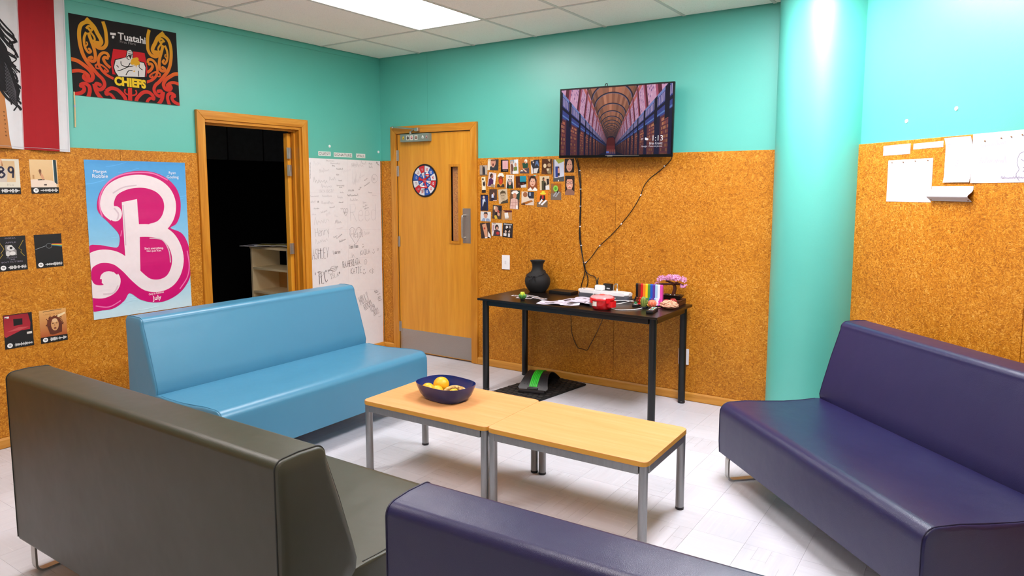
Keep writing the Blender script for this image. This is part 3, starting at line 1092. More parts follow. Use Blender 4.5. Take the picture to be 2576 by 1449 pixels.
# closer: box with stickers, and its arm up to the casing
cl = obj('door_closer', bx(0.278, 0.608, 1.915, 1.984, -0.006, 0.040, 0.004, 2), plain('closer enamel', '#7d8a80', 0.45), d2)
bm = BM()
tube(bm, smoothpath([(0.385, 1.985, 0.020), (0.385, 2.004, 0.022)], 2), 0.012, 12)
tube(bm, [(0.192, 2.050, 0.046), (0.34, 2.035, 0.05), (0.485, 2.020, 0.045)], 0.0065, 8)
tube(bm, [(0.385, 2.002, 0.024), (0.455, 2.026, 0.044)], 0.006, 8)
box(bm, 0.455, 0.495, 2.004, 2.034, 0.016, 0.052, 0.003, 1)
ball(bm, (0.194, 2.050, 0.046), 0.011)
obj('closer_arm', bm, M_CHROME, cl)
st_cols = [(0.318, '#e0b81e'), (0.372, '#4a4038'), (0.416, '#d79a9a'), (0.468, '#9a6a58'), (0.545, '#dfe2df'), (0.588, '#b98f86')]
for k, (x, c) in enumerate(st_cols):
    p = Print(0.036, 0.042, paper='#d9d6cc' if k in (1, 2, 3) else '#7d8a80', thick=0.0004)
    p.ell(0.5, 0.55, 0.34, 0.32, c); p.ell(0.5, 0.3, 0.2, 0.2, c)
    p.rect(0.3, 0.6, 0.7, 0.75, '#3a3330')
    o = p.build('sticker', M_PRINT); o.parent = cl; o.location = (x, 1.950, 0.0405)

# ================================================================== FURNITURE
# ---- sofas: seat block, sloping back, sled legs; local x along the sofa, y from front to back
SD, SJ, SB, HB, HS, HT = 0.847, 0.575, 0.690, 0.141, 0.405, 0.806
def arc(cx, cy, r, a0, a1, n):
    return [(cx + r * math.cos(math.radians(a0 + (a1 - a0) * k / n)), cy + r * math.sin(math.radians(a0 + (a1 - a0) * k / n))) for k in range(n + 1)]
def seat_profile():
    p = [(0.004, HB)]
    p += [(0.0, HB + 0.06), (0.0, HS - 0.065)]
    p += arc(0.055, HS - 0.055, 0.055, 180, 90, 6)[1:]
    p += [(0.14, HS + 0.001), (0.24, HS - 0.006), (0.36, HS - 0.013), (0.48, HS - 0.012), (SJ - 0.03, HS - 0.008), (SJ + 0.03, HS - 0.012), (SJ + 0.05, HS - 0.05), (SJ + 0.05, HB)]
    return p
def back_profile():
    p = [(SJ + 0.004, HS - 0.03), (SJ - 0.004, HS + 0.015), (SJ + 0.010, HS + 0.07), (SJ + 0.055, HS + 0.22), (SB - 0.012, HT - 0.04)]
    p += arc(SB + 0.022, HT - 0.034, 0.034, 165, 95, 5)
    p += [(SB + 0.08, HT + 0.003)]
    p += arc(SD - 0.028, HT - 0.028, 0.028, 85, 5, 5)
    p += [(SD, HT - 0.2), (SD, HB + 0.01), (SD - 0.004, HB), (SJ + 0.04, HB), (SJ + 0.04, HS - 0.05)]
    return p
def extrude_profile(prof, x0, x1, puff=0.006):
    """profile swept along x with softly rounded, slightly puffed end panels"""
    bm = BM()
    cx = sum(p[0] for p in prof) / len(prof); cy = sum(p[1] for p in prof) / len(prof)
    def ring(x, inset):
        out = []
        for (a, b) in prof:
            dx, dy = a - cx, b - cy
            l = math.hypot(dx, dy)
            k = max(0.0, 1 - inset / l)
            out.append(bm.verts.new((x, cx + dx * k, cy + dy * k)))
        return out
    N = 14
    xs_ = [(x0, 0.010), (x0 + 0.004, 0.003), (x0 + 0.012, 0)]
    xs_ += [(x0 + 0.012 + (x1 - x0 - 0.024) * k / N, 0) for k in range(1, N)]
    xs_ += [(x1 - 0.012, 0), (x1 - 0.004, 0.003), (x1, 0.010)]
    rings = [ring(*q) for q in xs_]
    n = len(prof)
    for a, b in zip(rings, rings[1:]):
        for k in range(n):
            bm.faces.new((a[k], a[(k + 1) % n], b[(k + 1) % n], b[k]))
    for rg, sx in ((rings[0], -1), (rings[-1], 1)):
        inner = []
        for v in rg:
            inner.append(bm.verts.new((v.co.x + sx * puff, cx + (v.co.y - cx) * 0.8, cy + (v.co.z - cy) * 0.8)))
        for k in range(n):
            bm.faces.new((rg[k], rg[(k + 1) % n], inner[(k + 1) % n], inner[k]))
        bm.faces.new(inner)
    return bm
def sofa(name, label, L, x, y, deg, mat, pipe_mat, leg_mat):
    t = thing(name, label, 'sofa', (x, y, 0), math.radians(deg), 'four long backed sofas')
    st = obj('seat', extrude_profile(seat_profile(), 0.0, L), mat, t, angle=50)
    bk = obj('backrest', extrude_profile(back_profile(), 0.0, L), mat, t, angle=50)
    for part, prof in ((st, seat_profile()[:-3]), (bk, back_profile()[:-3])):
        for xx in (0.009, L - 0.009):
            bm = BM()
            tube(bm, [(xx, a, b) for a, b in smooth2(prof, part is bk)], 0.0022, 6)
            obj('piping', bm, pipe_mat, part)
    for xx in (0.05, L - 0.05):
        bm = BM()
        a, b = 0.030, SD - 0.035
        r = 0.03
        path = [(xx, a + 0.10, HB - 0.004), (xx, a + r, HB - 0.004)] + [(xx, p, q) for p, q in arc(a + r, HB - 0.004 - r, r, 90, 180, 4)][1:] + [(xx, p, q) for p, q in arc(a + r, 0.004 + r, r, 180, 270, 4)]
        path += [(xx, b - r, 0.004)] + [(xx, p, q) for p, q in arc(b - r, 0.004 + r, r, 270, 360, 4)][1:] + [(xx, p, q) for p, q in arc(b - r, HB - 0.004 - r, r, 0, 90, 4)] + [(xx, b - 0.10, HB - 0.004)]
        flatbar(bm, path, 0.034, 0.008, (1, 0, 0))
        obj('leg', bm, leg_mat, t)
    return t
def smooth2(prof, back):
    cx = sum(p[0] for p in prof) / len(prof); cy = sum(p[1] for p in prof) / len(prof)
    return [(a, b) for a, b in prof]
L_BLUE = m_leather('pale blue vinyl', '#4888a8', 0.33, 0.08, 520, 0.04, 0.6)
L_GREY = m_leather('grey green vinyl', '#393829', 0.38, 0.20, 420, 0.06, 0.6)
L_NAVY = m_leather('purple navy leather', '#221e48', 0.33, 0.32, 300, 0.12, 0.55)
L_NAVY2 = m_leather('dark purple leather', '#221e48', 0.34, 0.22, 430, 0.08, 0.55)
sofa('sofa', 'pale blue sofa with its back to the poster wall', 1.568, 1.601, -2.778, 90.6, L_BLUE, plain('blue seam', '#3f7f9f', 0.5), M_CHROME)
sofa('sofa', 'grey sofa in the left foreground with its back to the viewpoint', 1.606, 3.200, -2.823, 180.3, L_GREY, plain('dark grey seam', '#22231f', 0.6), M_CHROME)
sofa('sofa', 'dark purple sofa beside the slanting right wall and the pillar', 1.40, 3.585, -1.226, -45.1, L_NAVY, plain('purple seam', '#1c1738', 0.5), M_CHROME)
sofa('sofa', 'dark purple sofa at the bottom of the photo seen from behind, nearest to the viewpoint', 1.60, 5.165, -2.777, 182.3, L_NAVY2, plain('purple seam', '#1c1738', 0.5), M_CHROME)

# ---- low tables: beech top, grey steel rails and round legs
M_EDGE = plain('beech edge band', '#d69a3a', 0.4, var=0.05)
def low_table(label, x, y, deg):
    t = thing('coffee_table', label, 'table', (x, y, 0), math.radians(deg), 'two low tables pushed end to end')
    w, d, h = 0.798, 0.508, 0.391
    pts = rrect(0, w, 0, d, 0.030, 6)
    obj('tabletop', prism(BM(), pts, h - 0.022, h, 0.002, 1), M_BEECH, t, angle=40)
    bm = BM()
    n = len(pts)
    off = [(a + (0.0006 if a > w / 2 else -0.0006), b + (0.0006 if b > d / 2 else -0.0006)) for a, b in pts]
    lo = [bm.verts.new((a, b, h - 0.0205)) for a, b in off]; hi = [bm.verts.new((a, b, h - 0.0022)) for a, b in off]
    for k in range(n):
        bm.faces.new((lo[k], lo[(k + 1) % n], hi[(k + 1) % n], hi[k]))
    obj('edge_band', bm, M_EDGE, t)
    r = 0.0195
    for a, b in ((r + .004, r + .004), (w - r - .004, r + .004), (r + .004, d - r - .004), (w - r - .004, d - r - .004)):
        lg = obj('leg', lathe(BM(), [(r, 0.010), (r, h - 0.022)], 20, (a, b, 0)), M_GREYSTEEL, t)
        obj('foot_cap', lathe(BM(), [(r - 0.001, 0.0), (r + 0.0006, 0.002), (r + 0.0006, 0.012), (r - .001, .013)], 20, (a, b, 0)), M_BLACKPL, lg)
    z0, z1 = h - 0.022 - 0.037, h - 0.022
    for q in ((0.04, w - 0.04, 0.004, 0.026), (0.04, w - 0.04, d - 0.026, d - 0.004), (0.004, 0.026, 0.04, d - 0.04), (w - 0.026, w - 0.004, 0.04, d - 0.04)):
        obj('rail', bx(q[0], q[1], q[2], q[3], z0, z1, 0.002, 1), M_GREYSTEEL, t)
    return t
ct = math.radians(-0.0)
TX, TY, TD = 1.992, -2.207, 1.3
def tpos(u, v):
    c, s_ = math.cos(math.radians(TD)), math.sin(math.radians(TD))
    return (TX + c * u - s_ * v, TY + s_ * u + c * v)
low_table('low beech topped table with grey steel legs, the one carrying the fruit bowl', TX, TY, TD)
low_table('low beech topped table with grey steel legs and an empty top', *tpos(0.7995, 0.0), TD)

# fruit bowl: rounded rectangle, thin walls
def superloft(bm, rings, n=2.9, seg=48):
    """rings: (a, b, z)"""
    out = []
    for a, b, z in rings:
        rg = []
        for k in range(seg):
            th = 2 * PI * k / seg
            c, s_ = math.cos(th), math.sin(th)
            rr = (abs(c) ** n + abs(s_) ** n) ** (-1.0 / n)
            rg.append(bm.verts.new((a * rr * c, b * rr * s_, z)))
        out.append(rg)
    for p, q in zip(out, out[1:]):
        for k in range(seg):
            bm.faces.new((p[k], p[(k + 1) % seg], q[(k + 1) % seg], q[k]))
    bm.faces.new(out[0]); bm.faces.new(out[-1])
    return bm
bm = superloft(BM(), [(0.108, 0.074, 0.0), (0.121, 0.086, 0.003), (0.142, 0.104, 0.030), (0.156, 0.116, 0.062), (0.163, 0.123, 0.086), (0.1635, 0.1235, 0.0875), (0.1615, 0.1215, 0.0875),
     (0.154, 0.114, 0.062), (0.139, 0.101, 0.031), (0.115, 0.081, 0.006), (0.02, 0.02, 0.005)])
bowl = obj('fruit_bowl', bm, plain('glossy navy plastic', '#10296e', 0.22, var=0.08, spec=0.4), angle=40)
bowl.location = (2.340, -1.936, 0.391); bowl.rotation_euler = (0, 0, math.radians(-7))
tag(bowl, 'dark blue plastic bowl of fruit on the left low table', 'bowl')
M_ORANGE = plain('orange peel', '#f2b016', 0.42, var=0.10, scale=14, bump=0.25, bscale=420)
for n, (lab, x, y, z, r) in enumerate((('yellow orange at the back of the blue bowl, the biggest fruit', 2.266, -1.884, 0.443, 0.044), ('yellow orange at the left end of the blue bowl', 2.236, -1.960, 0.431, 0.0355),
         ('yellow orange in the blue bowl touching the front rim', 2.308, -1.972, 0.4315, 0.0355), ('small orange mandarin at the right of the bananas in the blue bowl', 2.402, -1.943, 0.427, 0.030))):
    t = thing('orange', lab, 'fruit', (x, y, z), n * 1.3, 'oranges in the blue bowl')
    obj('peel', ball(BM(), (0, 0, 0), r, 1, 1, 0.95, 24, 16), M_ORANGE, t, angle=80)
    obj('stem_button', lathe(BM(), [(0.004, r * .945), (0.003, r * .96), (0, r * .965)], 8), plain('stem green', '#7d7a2a', 0.7), t)
t = thing('banana', 'overripe speckled banana lying between the oranges in the bowl', 'fruit', (2.362, -1.895, 0.4175), 0.55)
pth = [(0.078 * math.cos(a), 0.078 * math.sin(a) - 0.05, 0.014 * math.sin((a - .5) * 1.5)) for a in [0.45 + 2.1 * k / 14 for k in range(15)]]
rad = [0.006, 0.011, 0.0145, 0.0165, 0.0175, 0.018, 0.018, 0.018, 0.0175, 0.0165, 0.015, 0.012, 0.008, 0.0045, 0.004]
mb, nt, b = newmat('banana skin'); g = G(nt)
g.l(g.ramp(g.noise(g.coord(), 60, 4, 0.7), [(0.36, '#5c3a1a'), (0.46, '#b98a3c'), (0.62, '#e2c07a')]), b.inputs['Base Color']); b.inputs['Roughness'].default_value = 0.5
obj('banana_skin', tube(BM(), pth, rad, 10), mb, t, angle=80)
obj('banana_stalk', tube(BM(), [pth[-1], (pth[-1][0] - .014, pth[-1][1] - .008, pth[-1][2] + .006), (pth[-1][0] - .028, pth[-1][1] - .016, pth[-1][2] + .016)], 0.0035, 8), plain('banana stalk', '#6b4a22', 0.7), t)

# ---- black desk
DX, DY, DTH, DW, DD, DH = 1.588, -0.650, math.radians(-0.5), 1.415, 0.618, 0.700
def dpos(u, v, z=0.0):
    c, s_ = math.cos(DTH), math.sin(DTH)
    return (DX + c * u - s_ * v, DY + s_ * u + c * v, DH + z)
M_DESKTOP = plain('black brown laminate', '#150d09', 0.30, var=0.25, scale=6, spec=0.5)
dk = thing('desk', 'black desk with round tube legs against the strand board wall under the television', 'desk', (DX, DY, 0), DTH)
obj('desktop', bx(0, DW, 0, DD, DH - 0.016, DH, 0.002, 2), M_DESKTOP, dk)
for a, b in ((0.045, 0.045), (DW - 0.045, 0.045), (0.045, DD - 0.045), (DW - 0.045, DD - 0.045)):
    lg = obj('leg', lathe(BM(), [(0.0235, 0.006), (0.0245, 0.02), (0.0245, DH - 0.016)], 24, (a, b, 0)), M_BLACK, dk)
    obj('foot_cap', lathe(BM(), [(0.023, 0), (0.0255, 0.003), (0.0255, 0.012), (0.024, 0.014)], 24, (a, b, 0)), M_BLACKPL, lg)
for q in ((0.07, DW - 0.07, 0.026, 0.052), (0.07, DW - 0.07, DD - 0.052, DD - 0.026), (0.026, 0.052, 0.07, DD - 0.07), (DW - 0.052, DW - 0.026, 0.07, DD - 0.07)):
    obj('rail', bx(*q, DH - 0.016 - 0.038, DH - 0.016, 0.003, 2), M_BLACK, dk)

# ---- shelf and magazines in the dark room
M_CREAM = plain('cream laminate', '#f4e3b8', 0.5, var=0.04)
sh = thing('bookcase', 'cream open bookcase standing in the dark room seen through the doorway', 'bookcase', (-0.812, -0.85, 0))
obj('side_panel', bx(0, 0.02, 0, 0.30, 0, 0.967), M_CREAM, sh, smooth=False)
obj('side_panel', bx(0.50, 0.52, 0, 0.30, 0, 0.967), M_CREAM, sh, smooth=False)
obj('top_panel', bx(-0.005, 0.525, -0.005, 0.30, 0.9675, 0.987), M_CREAM, sh, smooth=False)
for z in (0.780, 0.568, 0.30, 0.06):
    obj('shelf', bx(0.0205, 0.4995, 0.004, 0.285, z, z + 0.018), M_CREAM, sh, smooth=False)
obj('back_panel', bx(0.0205, 0.4995, 0.287, 0.297, 0.30, 0.775), plain('buff board', '#d9a866', 0.6), sh, smooth=False)
for k, (x, y, rz, c, lab) in enumerate(((-0.80, -0.80, 0.25, '#d9d3e6', 'pale magazine sticking out past the left end of the bookcase top'), (-0.66, -0.72, -0.35, '#d2694a', 'orange covered magazine on the bookcase top'),
                            (-0.46, -0.72, 0.15, '#3d5c9c', 'blue covered magazine on the bookcase top'), (-0.60, -0.80, 0.6, '#c8b52a', 'magazine with a yellow picture at the front edge of the bookcase top'))):
    p = Print(0.28, 0.20, paper='#e8e6ea', thick=0.004)
    p.rect(.04, .05, .96, .95, c); p.rect(.1, .55, .6, .8, '#22303c'); p.ell(.7, .35, .16, .2, '#e9e2d4'); p.rect(.1, .1, .5, .22, '#f4f2ee')
    o = p.build('magazine', M_PRINT)
    o.location = (x + 0.03, y + 0.02, 0.9875 + 0.0055 * k); o.rotation_euler = (0.0, 0.0, rz)
    tag(o, lab, 'magazine', 'magazines on the bookcase')

# ================================================================== THINGS ON THE WALLS
# ---- rugby flag on a stick
FQ = [(45, 72), (1535, 350), (1562, 1372), (82, 1212)]
flame = gradient([(0.0, '#e0a91e'), (0.28, '#dd9a1c'), (0.5, '#d8741a'), (0.66, '#d24a1c'), (0.8, '#cc2f20'), (1.0, '#c4271f')])
fp = Print(0.684, 0.489, FQ, '#120f0f', 0.0006, (0, 30, lambda x: 0.005 * math.sin(9 * x + .4) + 0.0025 * math.sin(23 * x)))
KORU = [
 (60, [(285, 150), (335, 200), (395, 270), (440, 360), (478, 430), (488, 480), (455, 515), (425, 500)]),
 (52, [(518, 190), (550, 300), (562, 420), (560, 500), (520, 555), (455, 560), (408, 525), (412, 485), (450, 490)]),
 (54, [(360, 215), (285, 200), (215, 240), (187, 340), (192, 480), (222, 620), (272, 730), (340, 820), (420, 920), (490, 990), (518, 1060), (495, 1115), (440, 1140), (392, 1100), (405, 1055), (450, 1070)]),
 (34, [(285, 290), (325, 255), (368, 290), (345, 322), (325, 300)]),
 (36, [(285, 340), (252, 420), (260, 540), (305, 620), (340, 605), (318, 572)]),
 (48, [(312, 345), (345, 450), (382, 560), (400, 660), (388, 735), (340, 740), (312, 705), (345, 690)]),
 (30, [(335, 330), (382, 390), (398, 440), (370, 468), (352, 440)]),
 (20, [(282, 470), (296, 505), (272, 535)]),
 (58, [(60, 710), (150, 735), (230, 790), (310, 860), (356, 940), (340, 1000), (285, 1012), (235, 972), (255, 935), (290, 962)]),
 (50, [(65, 882), (160, 872), (240, 895), (292, 940)]),
 (46, [(608, 835), (550, 785), (512, 720), (530, 690), (565, 700)]),
 (42, [(585, 690), (570, 640), (510, 625), (455, 670), (438, 760), (470, 850), (545, 930), (655, 992)]),
 (28, [(390, 810), (425, 785), (480, 795), (540, 840), (572, 880), (545, 892), (525, 870)]),
 (24, [(398, 790), (405, 835), (435, 845)]),
 (54, [(85, 1200), (180, 1185), (228, 1150), (228, 1105), (190, 1085)]),
 (54, [(178, 1075), (240, 1052), (298, 1090), (308, 1160), (285, 1240)]),
 (60, [(372, 1060), (385, 1120), (410, 1190), (470, 1270)]),
 (56, [(535, 1165), (600, 1122), (680, 1135), (740, 1185), (790, 1250), (805, 1300)]),
 (46, [(530, 1160), (535, 1205), (580, 1200), (625, 1235), (655, 1290)]),
 (24, [(800, 1132), (790, 1172), (815, 1205), (862, 1222)]),
]
for w, pts in KORU:
    uvs = [fp.uv(p) for p in pts]
    for mir in (False, True):
        P = [((((1.016 - u) if mir else u) - 0.5) * fp.w, (0.5 - v) * fp.h) for u, v in uvs]
        q = fp.local_stroke(P, w * fp.s * 0.9, flame)
        r = w * fp.s * 0.5
        e = q[-1]
        fp.local_poly([(e[0] + r * math.cos(2 * PI * k / 12), e[1] + r * math.sin(2 * PI * k / 12)) for k in range(12)], flame)
fp.stroke([(862, 1100), (862, 1310)], 56, flame)
# crest: red shield, white figure, yellow club, lettering
fp.poly([(650, 570), (1075, 632), (1112, 850), (1092, 965), (630, 925), (612, 760)], '#c8101c')
fp.poly([(815, 690), (835, 590), (880, 572), (918, 610), (915, 700), (985, 745), (1070, 760), (1095, 830), (1080, 975), (700, 968), (660, 900), (640, 830), (668, 715), (740, 700)], '#14100f')
fp.poly([(825, 690), (842, 600), (880, 585), (908, 615), (905, 705), (980, 755), (1060, 770), (1082, 835), (1068, 968), (715, 955), (672, 890), (655, 825), (680, 728), (745, 712)], '#d9d6d2')
for a in ([(750, 745), (760, 800), (840, 818), (872, 770)], [(700, 880), (760, 862), (860, 820), (930, 815)], [(812, 940), (850, 880), (905, 880)], [(1000, 780), (995, 830), (1040, 870)], [(860, 660), (830, 700), (865, 725)], [(690, 800), (720, 830)], [(985, 880), (985, 960)]):
    fp.stroke(a, 11, '#17120f')
fp.stroke([(855, 612), (905, 616)], 9, '#2a2320'); fp.stroke([(850, 640), (905, 650)], 12, '#2a2320'); fp.poly([(850, 655), (900, 660), (880, 720)], '#2a2320')
fp.stroke([(915, 890), (945, 800), (950, 760)], 34, '#dba21c')
for c in ((935, 745, 50), (970, 770, 36), (905, 768, 30), (960, 720, 30)):
    fp.ell(c[0], c[1], c[2], c[2] * 0.95, '#dba21c')
fp.poly([(895, 820), (945, 805), (955, 870), (905, 885)], '#d9d6d2')
fp.text('CHIEFS', 874, 1046, 150, '#120f0f', 475, -0.01, 0.09)
fp.text('CHIEFS', 872, 1044, 128, '#e8c322', 440, -0.01, 0.055)
fp.text('Tuatahi', 908, 425, 100, '#e9e7e6', 385, -0.02, 0.02)
fp.text('First Fibre', 850, 488, 36, '#8f8a88', 215, -0.02)
fp.poly([(613, 343), (690, 352), (690, 385), (614, 376)], '#e9e7e6')
fp.ell(652, 408, 18, 20, '#e9e7e6')
t = thing('team_flag', 'black rugby team flag with yellow and red scrolls pinned on the teal left wall', 'flag')
onwall(t, 'left', -2.288, 2.320, 0.0005 - PT)
fl = fp.build('flag_cloth', M_CLOTH, (24, 16)); fl.parent = t
bm = BM(); tube(bm, [(-0.338, -0.225, 0.0035), (-0.340, -0.30, 0.006), (-0.345, -0.44, 0.006)], 0.0042, 8)
obj('flag_stick', bm, plain('pale dowel', '#d9bd8c', 0.6), t)
bm = BM(); tube(bm, [(-0.3405, -0.305, 0.006), (-0.341, -0.318, 0.006)], 0.0052, 8)
obj('stick_tape', bm, plain('lilac tape', '#b9a9c4', 0.5), t)

# ---- large striped flag with a printed figure, cut by the photo's left edge
BW_, BH_ = 1.26, 0.905
def stripecol(x):
    d = BW_ / 2 - x
    return '#d9dadd' if d < 0.058 or (d > 0.246 and d < 0.36) or (d > 0.55 and d < 0.74) or d > 0.93 else '#b81522'
bp = Print(BW_, BH_, None, '#d9dadd', 0.0008, (0, 110, lambda x: 0.010 * math.sin(27 * x + .6) + 0.006 * math.sin(11 * x) + 0.003 * math.sin(61 * x)))
def strip(d0, d1, col, z0=0.0, z1=1.0):
    bp.rect(1 - d1 / BW_, z0, 1 - d0 / BW_, z1, col)
strip(0.058, 0.246, '#a3101b'); strip(0.55, 0.74, '#a3101b'); strip(0.93, 1.11, '#a3101b')
def FP(d, z):      # metres from the right edge, world height
    return (1 - d / BW_, (2.645 - z) / BH_)
skin = gradient([(0, '#c98e5e'), (1, '#b5763f')])
bp.poly([FP(0.345, 2.10), FP(0.338, 2.03), FP(0.330, 1.93), FP(0.322, 1.80), FP(0.312, 1.74), FP(0.56, 1.74), FP(0.56, 2.10)], skin)
for k in range(7):
    bp.hand('aeourn'[k % 6], *FP(0.342 - 0.001 * k, 1.94 - 0.022 * k), 0.012, '#4a3018', 1.2, PI / 2)
HAIR = [[(0.60, 2.45), (0.40, 2.40), (0.345, 2.33), (0.315, 2.30), (0.30, 2.22), (0.268, 2.12), (0.248, 2.075), (0.262, 2.03), (0.275, 1.98), (0.30, 2.0), (0.33, 2.06), (0.60, 2.10)]]
for h in HAIR:
    bp.poly([FP(*p) for p in h], '#141316')
for k in range(26):
    r = random.Random(k)
    z = 2.42 - 0.016 * k
    bp.stroke([FP(0.36, z + .05), FP(0.33 - r.uniform(0, .02), z), FP(0.30 - r.uniform(-.02, .04), z - 0.035), FP(0.285 - r.uniform(-.02, .045), z - 0.05 - r.uniform(0, .03))], r.uniform(0.006, 0.018), '#18171b')
for k in range(8):
    r = random.Random(50 + k)
    bp.stroke([FP(0.33, 2.22 - .02 * k), FP(0.30, 2.14 - .018 * k), FP(0.275, 2.06 - .01 * k)], 0.002, '#6d6c74')
bp.stroke([FP(0.2445, 2.645), FP(0.2445, 2.2), FP(0.2445, 1.74)], 0.003, '#e6cfd0')
bp.stroke([FP(0.008, 2.645), FP(0.008, 2.2), FP(0.008, 1.74)], 0.002, '#b9bcc2')
bp.stroke([FP(0.008, 1.752), FP(0.2, 1.752), FP(0.5, 1.752)], 0.002, '#b9bcc2')
o = bp.build('striped_flag', M_CLOTH, (90, 30))
onwall(o, 'left', -2.671 - BW_ / 2, 2.1935, 0.0015, -0.024)
tag(o, 'tall red and white striped flag with printed black hair, cut by the left edge', 'flag')

# ---- sky blue letter poster
PQ = [(562, 113), (1245, 132), (1295, 1085), (640, 1195)]
sky = gradient([(0.0, '#4c9ddb'), (0.25, '#63b0e4'), (0.5, '#8cc8ea'), (0.62, '#b9dcee'), (0.72, '#8ec9e8'), (0.9, '#b7dcec'), (1.0, '#cfe6ee')])
lp = Print(0.667, 1.012, PQ, sky, 0.0006, (1, 48, lambda y: 0.0009 * math.sin(22 * y) + 0.0004 * math.sin(61 * y)))
r = random.Random(3)
for k in range(26):
    y = 160 + k * 40
    x = r.uniform(560, 1200)
    lp.stroke([(x, y), (x + 60, y - 8), (x + 140, y - 30)], r.uniform(2, 6), lambda u, v: (lambda c: tuple(q + 14 for q in c))(sky(u, v)))
MAG, MAGD, CREAM = '#cf0872', '#b30a66', '#efe2e6'
# the letter: pink body first, then the pale face of it
lp.poly([(q.x, q.y) for q in smoothpath([(*q, 0) for q in [(665, 470), (655, 400), (680, 320), (740, 250), (830, 205), (930, 188), (1030, 196), (1120, 235), (1185, 300), (1215, 380), (1215, 470), (1190, 540), (1150, 570), (1220, 600), (1262, 660), (1285, 760), (1285, 880), (1250, 960), (1190, 1020), (1110, 1060), (1030, 1068), (950, 1050), (880, 1010), (845, 1060), (780, 1110), (700, 1128), (600, 1120), (560, 900), (595, 712), (660, 690), (740, 700), (800, 700), (805, 620), (740, 545)]], 4, True)], MAG)
UP = [(775, 490), (735, 455), (722, 400), (752, 325), (820, 280), (900, 260), (990, 262), (1075, 295), (1130, 355), (1148, 430), (1130, 505), (1085, 560), (1020, 585)]
LOWB = [(930, 590), (1020, 590), (1110, 610), (1170, 670), (1200, 760), (1190, 850), (1150, 920), (1080, 955), (1000, 950), (930, 900), (860, 830), (790, 780), (710, 765), (640, 780), (580, 830), (570, 920), (610, 990), (690, 1005), (755, 975), (772, 925), (745, 890)]
for P_ in (UP, LOWB):
    lp.stroke(P_, 86, CREAM)
lp.ell(778, 478, 46, 52, CREAM)
lp.ell(738, 915, 60, 50, CREAM)
lp.poly([(822, 400), (925, 378), (945, 640), (950, 880), (850, 790), (835, 600)], CREAM)
lp.stroke([(690, 930), (640, 930), (628, 880), (665, 835), (730, 830), (800, 880)], 22, MAG)
for P_, w in (([(690, 500), (668, 400), (700, 300), (780, 230), (900, 200), (1030, 205), (1130, 250)], 8), ([(1262, 720), (1276, 820), (1262, 900), (1215, 975)], 8), ([(650, 1100), (740, 1105), (820, 1060)], 7), ([(815, 630), (822, 590)], 6)):
    lp.stroke(P_, w, '#ee79b4')
for P_, w in (([(770, 440), (800, 480), (790, 520)], 10), ([(830, 420), (845, 600), (850, 690)], 9), ([(760, 340), (830, 300), (920, 285)], 9), ([(700, 1020), (770, 1010), (800, 960)], 9), ([(1010, 640), (1095, 650), (1140, 720), (1150, 800)], 7)):
    lp.stroke(P_, w, '#d8c3cc')
lp.text('Margot', 672, 196, 24, '#ffffff', 82)
lp.text('Robbie', 673, 224, 24, '#ffffff', 96)
lp.text('Ryan', 1160, 203, 24, '#ffffff', 50)
lp.text('Gosling', 1163, 231, 26, '#ffffff', 86)
lp.text("She's everything.", 1041, 708, 20, '#ffffff', 132, -0.03, 0.005)
lp.text("He's just Ken.", 1042, 725, 17, '#ffffff', 102, -0.03, 0.005)
lp.text('Only in Cinemas', 1058, 1008, 18, '#ffffff', 106, 0.05, 0.004)
lp.text('July', 1062, 1040, 40, '#ffffff', 62, 0.04, 0.01)
o = lp.build('poster', M_GLOSSPRINT, (6, 40)); onwall(o, 'left', -2.266, 1.178, 0.0005)
tag(o, 'large sky blue poster with a pink and white letter B behind the blue sofa', 'poster')

# ---- six small music cards with a code strip
def card(label, s_, z, draw, rot=0.0, top='#222222'):
    p = Print(0.149, 0.200, None, '#0c0b0c', 0.0005)
    draw(p)
    p.rect(0, 0.815, 1, 1, '#0c0b0c')
    p.s = 0.2
    p.ell(0.165, 0.905, 0.095, 0.069, '#f2f2f0')
    for k in range(3):
        p.stroke([(0.115 + .01 * k, 0.885 + .02 * k), (0.165, 0.877 + .02 * k), (0.22 - .008 * k, 0.89 + .02 * k)], 0.011, '#16211a')
    rr = random.Random(label)
    for k in range(23):
        h = rr.choice((.012, .02, .032, .044, .052)) if 0 < k < 22 else .01
        x = 0.33 + 0.0278 * k
        p.rect(x, 0.905 - h, x + 0.0165, 0.905 + h, '#f2f2f0')
    o = p.build('music_card', M_PRINT)
    onwall(o, 'left', s_, z, 0.0006, rot)
    tag(o, label, 'card', 'music cards on the left wall')
def c1(p):
    p.rect(0, 0, 1, .82, '#d9d3c0'); p.rect(.08, .055, .85, .66, gradient([(0, '#cfae82'), (1, '#dcc29a')]))
    p.ell(.30, .06, .13, .10, '#d9a887'); p.poly([(.17, .05), (.2, .2), (.15, .22), (.12, .06)], '#a86b3e'); p.poly([(.42, .05), (.46, .2), (.40, .21)], '#a86b3e')
    p.poly([(.05, .35), (.22, .2), (.40, .2), (.60, .32), (.55, .66), (.1, .66)], '#c9bdb0'); p.stroke([(.26, .115), (.31, .13), (.36, .115)], .012, '#b0504a')
    p.s = 0.2
    for ch, x in (('1', .02), ('8', .26), ('9', .60)):
        p.hand(ch, x, .53, 0.30, '#1d1b38', 1.05, squeeze=.9)
    p.hand('Swift', -.02, .76, .05, '#3a352c', .5); p.hand('D.L.x', .55, .76, .05, '#3a352c', .5)
